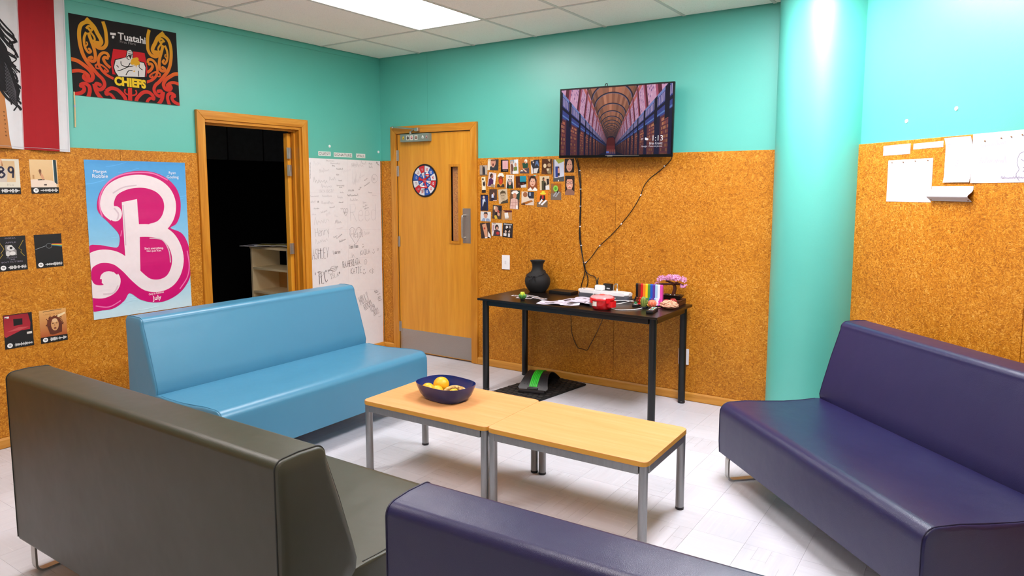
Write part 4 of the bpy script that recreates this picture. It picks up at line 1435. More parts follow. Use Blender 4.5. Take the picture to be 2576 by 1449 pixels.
def c2(p):
    p.rect(0, 0, 1, .82, gradient([(0, '#e3c291'), (.55, '#dcb275'), (1, '#d8b080')])); p.rect(.83, 0, .86, .70, '#ece6d2'); p.rect(.86, 0, .97, .72, '#16414c'); p.rect(.91, 0, .94, .72, '#0d2a35')
    p.poly([(0, .585), (.35, .57), (.78, .62), (.92, .70), (.93, .82), (0, .82)], '#e7d3c0'); p.poly([(.25, .58), (.5, .56), (.5, .60), (.27, .61)], '#2a211d')
    p.ell(.36, .33, .05, .05, '#7a4d30'); p.poly([(.31, .33), (.38, .30), (.42, .44), (.36, .48)], '#7a4d30'); p.poly([(.38, .38), (.46, .46), (.5, .57), (.42, .59), (.37, .48)], '#d59a72'); p.rect(.08, .45, .14, .56, '#b98b5a'); p.rect(.47, .72, .57, .76, '#4b3a36')
def c3(p):
    p.rect(0, 0, 1, .82, '#0d0c0e'); p.rect(.29, .25, .66, .56, '#8f8c8b'); p.ell(.48, .34, .14, .08, '#d2d0ce'); p.ell(.48, .34, .05, .035, '#1d1c1d'); p.poly([(.5, .25), (.66, .25), (.66, .42)], '#1a1a1b'); p.ell(.36, .5, .07, .08, '#c9c7c5'); p.ell(.52, .5, .1, .06, '#dad8d6')
    p.s = .2
    for P_ in ([(.08, .13), (.24, .36), (.12, .48), (.18, .52), (.08, .62)], [(.92, .13), (.74, .36), (.84, .42), (.8, .48), (.92, .6)]):
        p.stroke(P_, .012, '#b59a35', smooth=0)
    for tx, y, w in (('FIONA', .055, .36), ('APPLE', .18, .36), ('FETCH', .615, .34), ('THE', .675, .2), ('BOLT CUTTERS', .745, .72)):
        p.text(tx, .48, y, .042, '#8d8697', w * .74)
def c4(p):
    p.rect(0, 0, 1, .82, '#0d0d0f')
    p.s = .2
    p.stroke([(.02, .43), (.25, .38), (.42, .34)], .014, '#8b9094')
    for k, c in enumerate(('#b3312c', '#d8862a', '#d8c63a', '#4f9a4a', '#3f6fae')):
        p.poly([(.62, .285 + .012 * k), (1, .30 + .02 * k), (1, .32 + .02 * k), (.62, .297 + .012 * k)], c)
    p.stroke([(.52 + .1 * math.cos(a), .35 + .075 * math.sin(a)) for a in [2 * PI * k / 16 for k in range(16)]], .010, '#7d8388', True)
def c5(p):
    p.rect(0, 0, 1, .82, '#141012'); p.poly([(.02, .02), (.86, .02), (.93, .3), (.9, .5), (.6, .5), (.05, .66), (.0, .6)], gradient([(0, '#8f0f22'), (.45, '#a8152a'), (.7, '#b5343a')])); p.poly([(.34, .14), (.66, .15), (.65, .33), (.34, .345)], '#0c090b'); p.poly([(.08, .5), (.5, .4), (.88, .42), (.55, .49)], '#bf4a4d')
    p.s = .2
    p.rect(.05, .045, .2, .10, '#e8e4e2'); p.rect(.78, .57, .96, .635, '#d9d2ca')
    p.hand('nnm', .06, .095, .03, '#222222', 1.4, squeeze=.7)
def c6(p):
    p.rect(0, 0, 1, .82, gradient([(0, '#dfa862'), (.3, '#d28a45'), (.6, '#b9602a'), (1, '#a84a1e')])); p.poly([(.6, .2), (.95, .12), (.98, .17), (.7, .26)], '#ecd0a0')
    p.s = .2
    p.text('LAURYN HILL', .5, .135, .035, '#9a6a2e', .5); p.stroke([(.14, .05), (.5, .03), (.84, .02)], .014, '#3a2416')
    rr = random.Random(4)
    for k in range(40):
        a = rr.uniform(-.3, PI + .3)
        L = rr.uniform(.22, .36)
        p.stroke([(.53, .46), (.53 - .75 * L * math.cos(a), .45 - .78 * L * math.sin(a)), (.53 - L * math.cos(a + .1), .45 - .92 * L * math.sin(a + .1))], .02, '#5e2a14')
    p.ell(.53, .45, .27, .24, '#6b2f16'); p.poly([(.27, .5), (.35, .74), (.45, .77), (.62, .75), (.8, .72), (.82, .45)], '#5e2813'); p.ell(.55, .47, .145, .185, '#d29a63'); p.ell(.55, .34, .1, .06, '#e3b98a')
    for x in (.48, .62):
        p.ell(x, .43, .035, .014, '#4a2512')
    p.ell(.55, .58, .05, .025, '#7a2c1c'); p.stroke([(.545, .45), (.54, .51), (.56, .525)], .012, '#a06a3c')
card('pale music card with big dark handwritten digits, cut by the left edge', -3.031, 1.574, c1, 0)
card('music card showing someone sitting on a bed in a beige room', -2.828, 1.5755, c2, 0.01)
card('black music card with a grey face between two yellow zigzags', -3.025, 1.131, c3, 0.01)
card('plain black music card with a rainbow stripe', -2.831, 1.132, c4, 0.015)
card('music card with a red cloth above a black lower half', -3.021, 0.675, c5, 0.0)
card('orange sunset music card with a face under wild hair', -2.834, 0.6745, c6, 0.0)

# ---- guest signature sheet
SQ = [(773.0, 397.2), (955.4, 405.1), (964.3, 862.0), (788.5, 906.8)]
sp = Print(0.837, 1.705, SQ, '#e9e6e8', 0.0006, (1, 50, lambda y: 0.0016 * math.sin(9 * y) + 0.0008 * math.sin(19 * y)))
K = 5.795
A = lambda X, Y: (770 + X / K, 370 + Y / K)
B_ = lambda X, Y: (770 + X / K, 600 + Y / K)
INK, PEN, FAINT = '#5b5458', '#8d878c', '#c3bec3'
_os, _oh, _oc = sp.stroke, sp.hand, sp.scribble
sp.hand = lambda t, x, y, h, c, w=.3, *a, **k: _oh(t, x, y, h, c, w * 0.8, *a, **k)
sp.scribble = lambda x, y, L, h, c, w, *a, **k: _oc(x, y, L, h, c, w * 0.8, *a, **k)
sp.stroke([A(598, 180), A(600, 700), A(600, 1200), B_(612, 200), B_(620, 700)], 0.35, '#d5d1d4')
for y in (660, 1190):
    sp.stroke([A(40, y), A(500, y + 10), A(1080, y + 14)], 0.3, '#d8d4d7')
sp.stroke([B_(640, 280), B_(1100, 265)], 0.3, '#d8d4d7', smooth=0)
sp.stroke([B_(720, 755), B_(1110, 740)], 0.3, '#d8d4d7', smooth=0)
for k, (x, y, L, h, c, w, ro) in enumerate(((105, 270, 100, 60, FAINT, .35, .1), (290, 205, 120, 18, INK, .35, 0), (350, 245, 150, 18, PEN, .3, 0), (375, 278, 45, 16, INK, .5, 0), (655, 280, 110, 40, PEN, .35, .1), (660, 300, 200, 60, PEN, .35, .1), (790, 240, 90, 40, INK, .4, -.2), (910, 250, 60, 20, INK, .4, 0), (910, 300, 65, 28, INK, .35, 0), (1015, 235, 60, 26, INK, .8, -.5),
        (60, 460, 190, 14, INK, .35, 1.55), (190, 380, 150, 45, PEN, .35, .2), (435, 325, 105, 18, INK, .45, 0), (435, 410, 45, 18, INK, .45, 0), (100, 520, 220, 70, INK, .45, 0), (340, 490, 90, 40, PEN, .4, .1), (470, 495, 50, 16, INK, .4, 0), (215, 590, 170, 50, PEN, .35, 0), (445, 570, 120, 20, INK, .4, 0), (480, 592, 50, 12, INK, .4, 0), (665, 540, 60, 190, FAINT, .4, -.1), (700, 500, 100, 120, FAINT, .4, -.2), (780, 460, 90, 26, FAINT, .35, .5), (850, 495, 60, 16, INK, .4, .6), (850, 575, 100, 14, INK, .45, .5), (770, 630, 60, 20, INK, .45, .7), (615, 645, 95, 22, INK, .5, 0), (910, 668, 60, 16, INK, .4, 0), (960, 712, 80, 18, FAINT, .3, 0), (495, 668, 60, 14, PEN, .35, 0),
        (60, 730, 130, 22, PEN, .3, .05), (235, 722, 150, 22, PEN, .3, 0), (600, 715, 180, 26, INK, .5, 0), (455, 745, 85, 34, PEN, .4, 0), (65, 815, 70, 24, PEN, .35, .1), (160, 810, 24, 22, INK, .4, 0), (220, 830, 190, 40, PEN, .35, 0), (475, 815, 70, 18, INK, .5, 0), (640, 790, 130, 34, PEN, .4, .05), (830, 830, 60, 34, PEN, .4, .3), (825, 880, 85, 20, PEN, .4, .3), (850, 910, 75, 18, INK, .4, .3), (110, 905, 80, 18, PEN, .4, 0), (340, 890, 80, 18, PEN, .4, .1), (215, 970, 100, 28, PEN, .35, .3), (290, 1010, 70, 36, FAINT, .35, .3), (80, 990, 65, 14, FAINT, .3, 0), (120, 1130, 220, 90, PEN, .35, .1), (420, 1120, 100, 44, INK, .45, .1), (440, 1195, 100, 8, FAINT, .3, .1), (130, 1415, 190, 60, PEN, .35, .15), (400, 1330, 60, 26, INK, .4, .4), (440, 1340, 110, 22, INK, .4, .5), (480, 1395, 110, 26, INK, .45, .3), (840, 1290, 110, 60, PEN, .4, .2), (410, 1020, 60, 30, FAINT, .3, 0), (500, 905, 40, 12, PEN, .3, 0), (510, 380, 160, 60, FAINT, .3, .2))):
    sp.scribble(*A(x, y), L / K, h / K, c, w, ro, k)
sp.hand('VAVA NASTY', *A(190, 665), 38 / K, PEN, .35, squeeze=.75)
sp.hand('Reed', *A(645, 1085), 220 / K, FAINT, .12, squeeze=.72)
sp.hand('Henry', *A(135, 1310), 100 / K, PEN, .22, .1, squeeze=.62)
def heart(cx, cy, w, h, col, wd):
    P = [(0, -.42), (-.2, -.78), (-.6, -.9), (-.95, -.55), (-.85, 0), (-.4, .55), (0, 1), (.4, .55), (.85, 0), (.95, -.55), (.6, -.9), (.2, -.78)]
    sp.stroke([A(cx + x * w / 2, cy + y * h / 2) for x, y in P], wd, col, True)
heart(715, 1285, 190, 250, PEN, .5); heart(572, 948, 70, 116, INK, .4)
sp.stroke([A(990 + 44 * math.cos(a), 460 + 62 * math.sin(a)) for a in [2 * PI * k / 14 for k in range(14)]], .4, PEN, True)
sp.scribble(*A(965, 490), 50 / K, 60 / K, PEN, .35, .2, 99); sp.scribble(*A(550, 970), 44 / K, 30 / K, INK, .35, .2, 98)
sp.hand('Heidi', *A(645, 1320), 95 / K, PEN, .28, squeeze=.72)
sp.hand('Yann Pann', *B_(622, 150), 50 / K, INK, .5, .02, squeeze=.5); sp.hand(')', *B_(815, 135), 50 / K, INK, .5, squeeze=1)
sp.hand('ASHLEY', *B_(88, 310), 125 / K, PEN, .3, .03, squeeze=.42); sp.scribble(*B_(165, 180), 70 / K, 16 / K, INK, .35, 0, 97)
sp.hand('Lauren', *B_(388, 228), 45 / K, INK, .5, .02, squeeze=.62); sp.hand("'", *B_(505, 200), 40 / K, INK, .6)
sp.hand('KAILA', *B_(790, 245), 62 / K, PEN, .5, .08, squeeze=.66); sp.hand(')', *B_(970, 225), 60 / K, PEN, .5); sp.hand('^', *B_(1030, 190), 40 / K, PEN, .5)
sp.hand('RA HERIATA', *B_(535, 430), 80 / K, INK, .42, .08, squeeze=.46); sp.hand('@', *B_(845, 380), 66 / K, PEN, .3)
sp.hand('KATIE', *B_(650, 520), 78 / K, INK, .4, .0, squeeze=.6); sp.hand(')', *B_(835, 530), 75 / K, INK, .4); sp.hand('<3', *B_(915, 505), 55 / K, INK, .5, -.1)
sp.scribble(*B_(660, 280), 45 / K, 70 / K, FAINT, .4, .1, 96)
sp.hand("'TLC'", *B_(135, 680), 150 / K, INK, .36, .1, squeeze=.42, slant=.1)
sp.stroke([B_(185, 530), B_(230, 490), B_(255, 510), B_(215, 560), B_(180, 550)], .5, INK, True)
sp.hand('ISLA*', *B_(355, 590), 52 / K, INK, .4, .18, squeeze=.8)
sp.stroke([B_(400 + 45 * math.cos(a), 440 + 38 * math.sin(a)) for a in [2 * PI * k / 14 for k in range(14)]], .45, INK, True)
sp.stroke([B_(330, 480), B_(355, 440), B_(400, 435), B_(460, 400), B_(430, 440), B_(370, 470), B_(330, 450)], .5, INK)
sp.stroke([B_(350 + 32 * math.cos(a), 490 + 28 * math.sin(a)) for a in [2 * PI * k / 10 for k in range(10)]], .4, INK, True)
sp.hand('HILLY', *B_(795, 970), 110 / K, PEN, .34, .38, squeeze=.36)
sp.hand('ROOM', *B_(855, 1050), 85 / K, PEN, .38, .42, squeeze=.52)
sp.hand('109', *B_(930, 1075), 80 / K, PEN, .38, .3, squeeze=.6)
sp.hand('2022', *B_(980, 1130), 75 / K, PEN, .38, .36, squeeze=.5); sp.stroke([B_(1045, 1135), B_(1070, 1135), B_(1085, 1115)], .4, PEN)
for k, (x, y) in enumerate(((990, 780), (1005, 800), (1030, 825), (1045, 865), (1040, 890), (1050, 915))):
    sp.scribble(*B_(x, y), 55 / K, 16 / K, INK, .4, .25, 300 + k)
o = sp.build('signature_sheet', M_PRINT, (8, 60)); onwall(o, 'left', -0.4365, 0.9025, 0.0005)
tag(o, 'tall white paper sheet covered in handwritten signatures beside the open doorway', 'paper')
for word, s_, z, w in (('GUEST', -0.661, 1.797, 0.135), ('SIGNATURE', -0.4535, 1.7935, 0.210), ('WALL', -0.245, 1.794, 0.110)):
    p = Print(w, 0.037, None, '#e4e9e6', 0.0005)
    p.s = 0.037
    p.text(word, 0.5, 0.5, 0.60, '#3d4a48', (w - 0.012) / 0.037, 0, 0.004)
    o = p.build('word_label', M_PRINT); onwall(o, 'left', s_, z, 0.0006 - PT)
    tag(o, 'small white paper label reading %s above the signature sheet' % word, 'label', 'paper words above the signature sheet')
for n, (s_, z, lab) in enumerate(((-0.604, 1.862, 'small white adhesive dot on the teal wall above the word labels'), (-0.022, 1.838, 'small white adhesive dot on the teal wall near the room corner'))):
    o = obj('adhesive_dot', lathe(BM(), [(0.012, 0), (0.011, 0.004), (0.006, 0.006), (0, 0.006)], 14), M_WHITEPL)
    onwall(o, 'left', s_, z, -PT + 0.0002); tag(o, lab, 'putty', 'adhesive dots')

# ---- thirty little photographs on the strand board
def E(x, y, a, b, c): return ('e', x, y, a, b, c)
def R(a, b, c, d, e): return ('r', a, b, c, d, e)
def Q(c, *p): return ('p', c, p)
SK, SK2 = '#d9a184', '#b97a58'
PHOTOS = [
 (1.174, 1.654, .078, .083, 0, 'dark figure standing in a pale corridor', '#b7a695', [R(.1, 0, .2, .95, '#7d6f62'), R(.32, 0, .42, 1, '#5d5148'), E(.55, .2, .1, .1, '#2a2224'), Q('#1e2230', (.43, .28), (.68, .28), (.7, .98), (.46, .98)), R(0, .92, 1, 1, '#6a5b4c')]),
 (1.272, 1.699, .108, .09, -.05, 'blurred face laughing with an open mouth', '#cdbda6', [R(.6, 0, 1, 1, '#3a3634'), E(.5, .3, .24, .38, '#c98f78'), Q('#33363c', (.2, .7), (.4, .62), (.6, .75), (1, .55), (1, 1), (.22, 1)), E(.5, .55, .14, .2, '#d7a08a'), E(.5, .5, .07, .13, '#5c2622'), Q('#6e4a34', (.25, .05), (.7, .02), (.68, .15), (.3, .18)), R(0, .2, .22, 1, '#ddd3be')]),
 (1.387, 1.688, .075, .098, 0, 'pale pink square on black', '#15100f', [R(.22, .07, .95, .78, '#d8a9ad'), R(.4, .2, .46, .6, '#cf9ba0'), R(.62, .2, .68, .62, '#cf9ba0'), R(.3, .85, .85, .89, '#9c8f90')]),
 (1.483, 1.679, .077, .113, .04, 'two people outdoors, one in a green top', '#cfd6da', [R(0, 0, .5, .25, '#8d9ba2'), Q('#6b4336', (.05, .3), (.3, .25), (.42, .6), (.3, 1), (.1, 1)), E(.25, .2, .14, .12, '#bfa79b'), Q('#6d7a35', (.45, .52), (.85, .5), (.85, .78), (.42, .8)), E(.66, .36, .13, .14, '#c7906f'), E(.82, .14, .13, .13, '#e3e4e6'), R(.25, .82, .9, 1, '#e6e2dc')]),
 (1.581, 1.682, .088, .115, 0, 'person in a dark green shirt and pale cap', '#b06a2c', [Q('#1d4a3a', (.25, .3), (.55, .25), (.9, .32), (.85, .62), (.35, .65)), E(.65, .16, .16, .14, '#d8ddd0'), E(.62, .25, .1, .08, '#c98e70'), Q('#4d4046', (0, .8), (.4, .7), (1, .62), (1, 1), (0, 1)), Q('#d9ab8e', (.3, .62), (.75, .85), (.7, .95), (.35, .75)), Q('#ece6da', (0, .85), (.25, .75), (.35, .85))]),
 (1.682, 1.677, .079, .108, .02, 'person in blue jeans sitting on the ground', '#2c2c33', [Q('#d6d1cd', (0, .3), (.2, .6), (.25, 1), (.02, 1)), Q('#56719b', (.45, .5), (.6, .1), (.8, .08), (.98, .45), (.9, .5), (.7, .3)), Q('#cfcac6', (.3, .65), (.9, .6), (.7, .98), (.3, .98)), E(.3, .2, .08, .06, '#c9b3aa'), R(0, .0, .3, .1, '#c9a27a')]),
 (1.791, 1.675, .095, .119, -.03, 'brown dim scene of people round a table', '#4d2c18', [E(.3, .45, .15, .14, '#d8c49f'), E(.72, .4, .18, .12, '#a88a66'), Q('#8c7a5a', (.4, .62), (.85, .58), (.95, .95), (.6, .95)), Q('#c3a678', (.55, .05), (.8, .0), (.75, .2)), E(.6, .7, .1, .09, '#e0cfb4'), Q('#5d3a22', (0, .7), (.4, .9), (.4, 1), (0, 1))]),
 (1.897, 1.644, .098, .17, .02, 'shirtless person standing by a blue door', '#c9cede', [Q('#97a03c', (.2, 0), (1, 0), (1, .1), (.5, .2)), R(0, 0, .12, 1, '#5b5f6a'), R(.2, .32, .48, .8, '#27408c'), E(.5, .36, .07, .04, '#5a4032'), Q('#d3a08a', (.42, .4), (.6, .4), (.6, .62), (.42, .62)), R(.4, .62, .6, .74, '#20222c'), R(.44, .74, .52, .97, '#d3a08a'), Q('#4a4f52', (0, .85), (1, .78), (1, 1), (0, 1)), R(.44, .93, .52, 1, '#e8e4e0')]),
 (1.992, 1.68, .081, .107, 0, 'smiling face with dark hair against black', '#20191a', [E(.5, .5, .34, .44, '#cf9d87'), Q('#1d1616', (.05, 0), (.5, .02), (.28, .25), (.18, .6), (.05, .7)), Q('#1d1616', (.5, 0), (1, 0), (1, .8), (.82, .5), (.75, .2)), E(.38, .42, .07, .025, '#3c2a26'), E(.66, .42, .07, .025, '#3c2a26'), E(.52, .74, .14, .05, '#a84f4c'), R(.44, .725, .6, .745, '#e7d8d2')]),
 (1.175, 1.534, .040, .132, .04, 'narrow strip with someone in black', '#e5d9b2', [E(.35, .15, .22, .08, '#3a2c28'), Q('#2a2329', (.3, .3), (.8, .28), (.9, .5), (.6, .62), (.3, .5)), Q('#d9d5cb', (.2, .2), (.6, .22), (.5, .34), (.2, .3)), R(.3, .6, .7, .8, '#eee9d9'), R(0, .82, 1, 1, '#2c2624')]),
 (1.259, 1.576, .076, .118, -.16, 'person in a purple shirt seen from the side', '#d9c7c4', [Q('#4c2450', (.1, .5), (.35, .38), (.7, .5), (.75, .85), (.1, 1)), E(.38, .22, .2, .16, '#3a231d'), E(.5, .28, .12, .13, '#8a5440'), Q('#a08c74', (.5, .8), (.95, .78), (.95, 1), (.45, 1)), R(.8, .1, 1, .8, '#efe9ea')]),
 (1.349, 1.574, .071, .120, 0, 'face tinted red under a white cap', '#c9903a', [Q('#eae6da', (.05, .22), (.3, .04), (.75, .04), (.97, .22), (.97, .3), (.05, .3)), R(.08, .28, .95, .34, '#5a5a58'), E(.5, .52, .34, .3, '#8c3d1e'), E(.5, .62, .22, .2, '#c8452a'), Q('#39332e', (0, .8), (.25, .78), (.5, .95), (.75, .78), (1, .8), (1, 1), (0, 1))]),
 (1.440, 1.559, .078, .110, -.03, 'face in a black hood with two black ears above', '#ded3c6', [Q('#23282a', (.1, 1), (.15, .6), (.3, .3), (.7, .3), (.85, .6), (.95, 1)), E(.5, .52, .2, .24, '#d3a492'), R(.36, .08, .44, .2, '#23282a'), R(.6, .08, .68, .2, '#23282a'), R(.3, .4, .7, .5, '#e8e4e0'), R(.36, .42, .64, .48, '#3a3536'), Q('#245a3a', (.4, .85), (.65, .8), (.7, 1), (.35, 1))]),
 (1.548, 1.557, .100, .093, .03, 'dark room with a bright teal wall', '#3e1d14', [R(.4, 0, 1, .55, '#17869a'), R(.4, .5, 1, .65, '#151214'), Q('#c9c9cc', (.45, .8), (1, .72), (1, 1), (.5, 1)), E(.72, .68, .08, .05, '#8a4a34'), E(.3, .66, .1, .08, '#5c3a2e')]),
 (1.658, 1.549, .090, .126, -.02, 'face with a dark fringe and a white collar', '#8c4c2a', [Q('#c0763c', (0, 0), (1, 0), (1, .5), (.8, .1), (.2, .1)), E(.5, .42, .3, .32, '#dba98f'), Q('#33241f', (.12, .3), (.3, .06), (.7, .05), (.92, .3), (.85, .5), (.7, .24), (.35, .22), (.2, .5)), Q('#ece8e0', (0, .95), (.3, .78), (.5, .95), (.75, .76), (1, .9), (1, 1), (0, 1)), E(.38, .42, .06, .02, '#38251f'), E(.62, .42, .06, .02, '#38251f'), E(.5, .6, .09, .025, '#a85a4c'), R(.62, .0, .85, .06, '#7cc0bb')]),
 (1.770, 1.547, .089, .109, .03, 'two people in coats before a beige wall', '#d3bf9c', [Q('#4e4a35', (.2, .35), (.5, .25), (.7, .6), (.6, 1), (.2, 1)), E(.4, .2, .12, .12, '#3a2c22'), E(.5, .27, .09, .1, '#c99272'), Q('#2a272a', (.7, .2), (.95, .2), (.98, .6), (.75, .65)), R(.6, .7, .98, .98, '#dedad6'), R(.42, .5, .58, .95, '#221f1f')]),
 (1.875, 1.479, .094, .126, 0, 'person under a lime green hat on a grey stool', '#8a6038', [Q('#a05a1a', (.2, 0), (1, 0), (1, .5), (.6, .4)), Q('#76675a', (0, .6), (1, .55), (1, 1), (0, 1)), Q('#1f1a18', (.35, .35), (.75, .3), (.7, .6), (.4, .6)), E(.46, .3, .24, .2, '#8ac24a'), E(.46, .3, .12, .1, '#4f9433'), Q('#9d9fa2', (.2, .75), (.5, .48), (.6, .55), (.3, .82)), Q('#9d9fa2', (.4, .8), (.75, .48), (.85, .52), (.5, .85))]),
 (1.997, 1.528, .082, .149, 0, 'smiling face with round glasses', '#2c211d', [E(.48, .42, .36, .34, '#d49a82'), Q('#2a1f1c', (0, 0), (1, 0), (1, .35), (.85, .18), (.2, .18), (.05, .4)), Q('#8a6455', (.0, .85), (.25, .68), (.7, .7), (1, .82), (1, 1), (0, 1)), E(.3, .36, .16, .07, '#4a3a38'), E(.68, .36, .16, .07, '#4a3a38'), E(.3, .36, .12, .05, '#cf9f8c'), E(.68, .36, .12, .05, '#cf9f8c'), E(.5, .56, .16, .05, '#eee2dc'), E(.5, .58, .15, .03, '#b0584e')]),
 (1.181, 1.385, .078, .132, 0, 'person in white against navy blue', '#1f2f5c', [Q('#c8d0e2', (.25, .3), (.6, .25), (.7, .6), (.5, .95), (.25, .7)), E(.42, .15, .14, .1, '#cdb5a4'), Q('#262a3a', (.5, .4), (.85, .5), (.8, 1), (.15, 1)), R(0, 0, 1, .06, '#14182a')]),
 (1.271, 1.449, .077, .098, 0, 'seated person in pale blue on a brown ground', '#4c3a34', [E(.58, .42, .1, .14, '#d3a48a'), Q('#c7d3ec', (.3, .45), (.5, .4), (.6, .7), (.3, .75)), Q('#23253a', (.25, .72), (.65, .7), (.7, .95), (.25, .98)), Q('#d9ab90', (.5, .92), (1, .9), (1, 1), (.5, 1))]),
 (1.371, 1.440, .091, .116, .09, 'sepia portrait of someone with dark hair', '#c9b79a', [E(.5, .5, .28, .36, '#b7a487'), Q('#54462f', (.2, .4), (.25, .18), (.5, .08), (.8, .18), (.82, .42), (.7, .3), (.3, .3)), E(.4, .45, .06, .025, '#4d402c'), E(.6, .45, .06, .025, '#4d402c'), E(.5, .68, .09, .02, '#7d6a4e'), Q('#4a4436', (.2, .95), (.4, .85), (.75, .8), (1, .7), (1, 1), (.2, 1))]),
 (1.487, 1.415, .093, .154, -.06, 'person in a white cowboy hat and checked shirt', '#6a4f3c', [R(.7, .05, 1, .5, '#274238'), Q('#e4e2dc', (.08, .18), (.3, .05), (.65, .02), (.9, .12), (.7, .22), (.3, .24)), E(.48, .3, .2, .14, '#c98a6c'), Q('#d9b3a6', (.1, .5), (.4, .42), (.8, .48), (.9, 1), (.05, 1)), R(.3, .5, .34, 1, '#b98a80'), R(.6, .5, .64, 1, '#b98a80'), R(.1, .65, .9, .68, '#b98a80'), R(.1, .82, .9, .85, '#b98a80'), R(.66, .8, .86, .98, '#ebe7e2')]),
 (1.612, 1.425, .118, .107, -.02, 'person leaning over a wooden table edge', '#d8c6b6', [R(.5, 0, 1, .5, '#27303f'), R(.62, .05, .75, .3, '#93a4bd'), Q('#dccbb6', (.05, .35), (.4, .25), (.7, .55), (.6, .85), (.1, .9)), E(.3, .22, .18, .2, '#9c6442'), Q('#a8672a', (.05, .85), (.8, .62), (.95, .7), (.3, .98)), Q('#5a3a24', (.0, .9), (.3, .85), (.3, 1), (0, 1))]),
 (1.750, 1.423, .100, .131, -.02, 'person under a bright yellow hat with white trousers', '#d97c1c', [Q('#76614a', (0, .7), (1, .62), (1, 1), (0, 1)), Q('#2a1f22', (.3, .3), (.75, .28), (.8, .6), (.25, .6)), R(.45, .3, .62, .5, '#b5302a'), E(.55, .18, .28, .06, '#d9d23c'), Q('#d9d23c', (.42, .15), (.45, .03), (.68, .03), (.72, .15)), Q('#e3e3e4', (.15, .78), (.45, .5), (.55, .6), (.25, .85)), Q('#e3e3e4', (.35, .85), (.8, .55), (.95, .6), (.5, .9))]),
 (1.194, 1.271, .107, .081, -.03, 'dark haired person on a white ground in a striped shirt', '#d9dad9', [E(.5, .4, .18, .3, '#cf9a80'), Q('#2f2420', (.3, .35), (.35, .08), (.65, .06), (.72, .35), (.6, .22), (.4, .22)), Q('#8fa3bf', (.1, 1), (.25, .68), (.45, .7), (.5, .9), (.6, .68), (.85, .7), (.95, 1)), R(.48, .8, .54, 1, '#eee9e2')]),
 (1.311, 1.310, .092, .113, -.06, 'person with red hands and yellow sleeves', '#4a3c38', [E(.4, .3, .18, .22, '#c9927a'), Q('#d9b33a', (.2, .8), (.4, .7), (.6, .98), (.3, 1)), E(.65, .45, .1, .1, '#b5463a'), R(.7, .0, 1, .4, '#25242c'), Q('#e0c9a6', (.1, .1), (.3, .05), (.3, .3), (.12, .35)), Q('#1f1c1e', (.3, .55), (.6, .5), (.6, .7), (.35, .75)), Q('#cf9f84', (.55, .5), (.85, .6), (.75, .8), (.55, .7))]),
 (1.410, 1.286, .099, .079, 0, 'white box on a wooden table', '#b98a5a', [Q('#5a2626', (.1, 0), (1, 0), (1, .2), (.4, .22)), Q('#e6e3de', (.25, .28), (.6, .22), (.68, .7), (.3, .78)), Q('#c9c2b8', (.3, .78), (.68, .7), (.66, .82), (.34, .88))]),
 (1.192, 1.153, .103, .130, .10, 'scraped knee with a white sock', '#3b3230', [Q('#d39a78', (.2, .1), (.6, .05), (.7, .4), (.65, .98), (.4, .98), (.3, .5)), E(.42, .36, .09, .07, '#b5402f'), Q('#e9e5e1', (.75, .55), (.95, .8), (.98, 1), (.7, .9)), R(.38, .92, .62, 1, '#e6e0da')]),
 (1.308, 1.166, .105, .109, -.02, 'person in dark clothes with a red cup on white', '#ded6cf', [E(.5, .35, .18, .22, '#2e2225'), E(.52, .42, .1, .14, '#cf9b86'), Q('#463a42', (.15, 1), (.25, .55), (.5, .5), (.8, .6), (.85, 1)), E(.6, .78, .16, .12, '#b83a3a'), Q('#b98fa0', (.1, .2), (.25, .15), (.2, .6), (.1, .7)), R(.1, .0, .4, .1, '#a89a96')]),
 (1.418, 1.162, .099, .118, -.06, 'crowded black and white group', '#2b2a2c', [E(.4, .3, .12, .12, '#d9d5d2'), E(.7, .25, .1, .1, '#a59d98'), E(.3, .6, .1, .1, '#c9b09f'), E(.65, .55, .1, .1, '#bba291'), R(.1, .72, .4, .9, '#dcdad8'), R(.55, .7, .75, .95, '#c9c6c4'), R(.1, .05, .9, .12, '#b5b8ba'), E(.5, .45, .16, .12, '#171617')]),
]
for n, (x, z, w, h, rot, lab, bg, shapes) in enumerate(PHOTOS):
    p = Print(w, h, None, bg, 0.0005)
    for q in shapes:
        if q[0] == 'e':
            p.ell(*q[1:6], n=14)
        elif q[0] == 'r':
            p.rect(*q[1:6])
        else:
            p.poly(list(q[2]), q[1])
    o = p.build('photo_print', M_GLOSSPRINT)
    onwall(o, 'back', x, z, 0.0006, rot)
    tag(o, 'small photo print: ' + lab, 'photo', 'photo prints on the strand board')

# ---- fabric dart board with two sticky balls
t = thing('dart_board', 'round red, white and blue fabric dart board hanging on the wooden door', 'dart board')
onwall(t, 'back', 0.525, 1.573, -0.0055)
obj('board_rim', lathe(BM(), [(0.132, 0.0), (0.145, 0.001), (0.147, 0.004), (0.145, 0.0075), (0.132, 0.0075)], 48, close=False), plain('black binding', '#15131a', 0.8), t)
p = Print(0.27, 0.27, [(-1, 1), (1, 1), (1, -1), (-1, -1)], '#15131a', 0.004)
p.tri = []
RED, WHT, BLU = '#cf2630', '#e2e0e4', '#1f55b0'
outer = [(WHT, '50'), (BLU, '10'), (WHT, '40'), (RED, '10'), (WHT, '50'), (BLU, '10'), (WHT, '30'), (RED, '10'), (WHT, '70'), (BLU, '10'), (WHT, '20'), (RED, '10')]
inner = [(BLU, '90'), (RED, '50'), (BLU, '70'), (WHT, '60'), (BLU, '80'), (RED, '50'), (BLU, '60'), (WHT, '60'), (BLU, '80'), (RED, '50'), (BLU, '70'), (WHT, '60')]
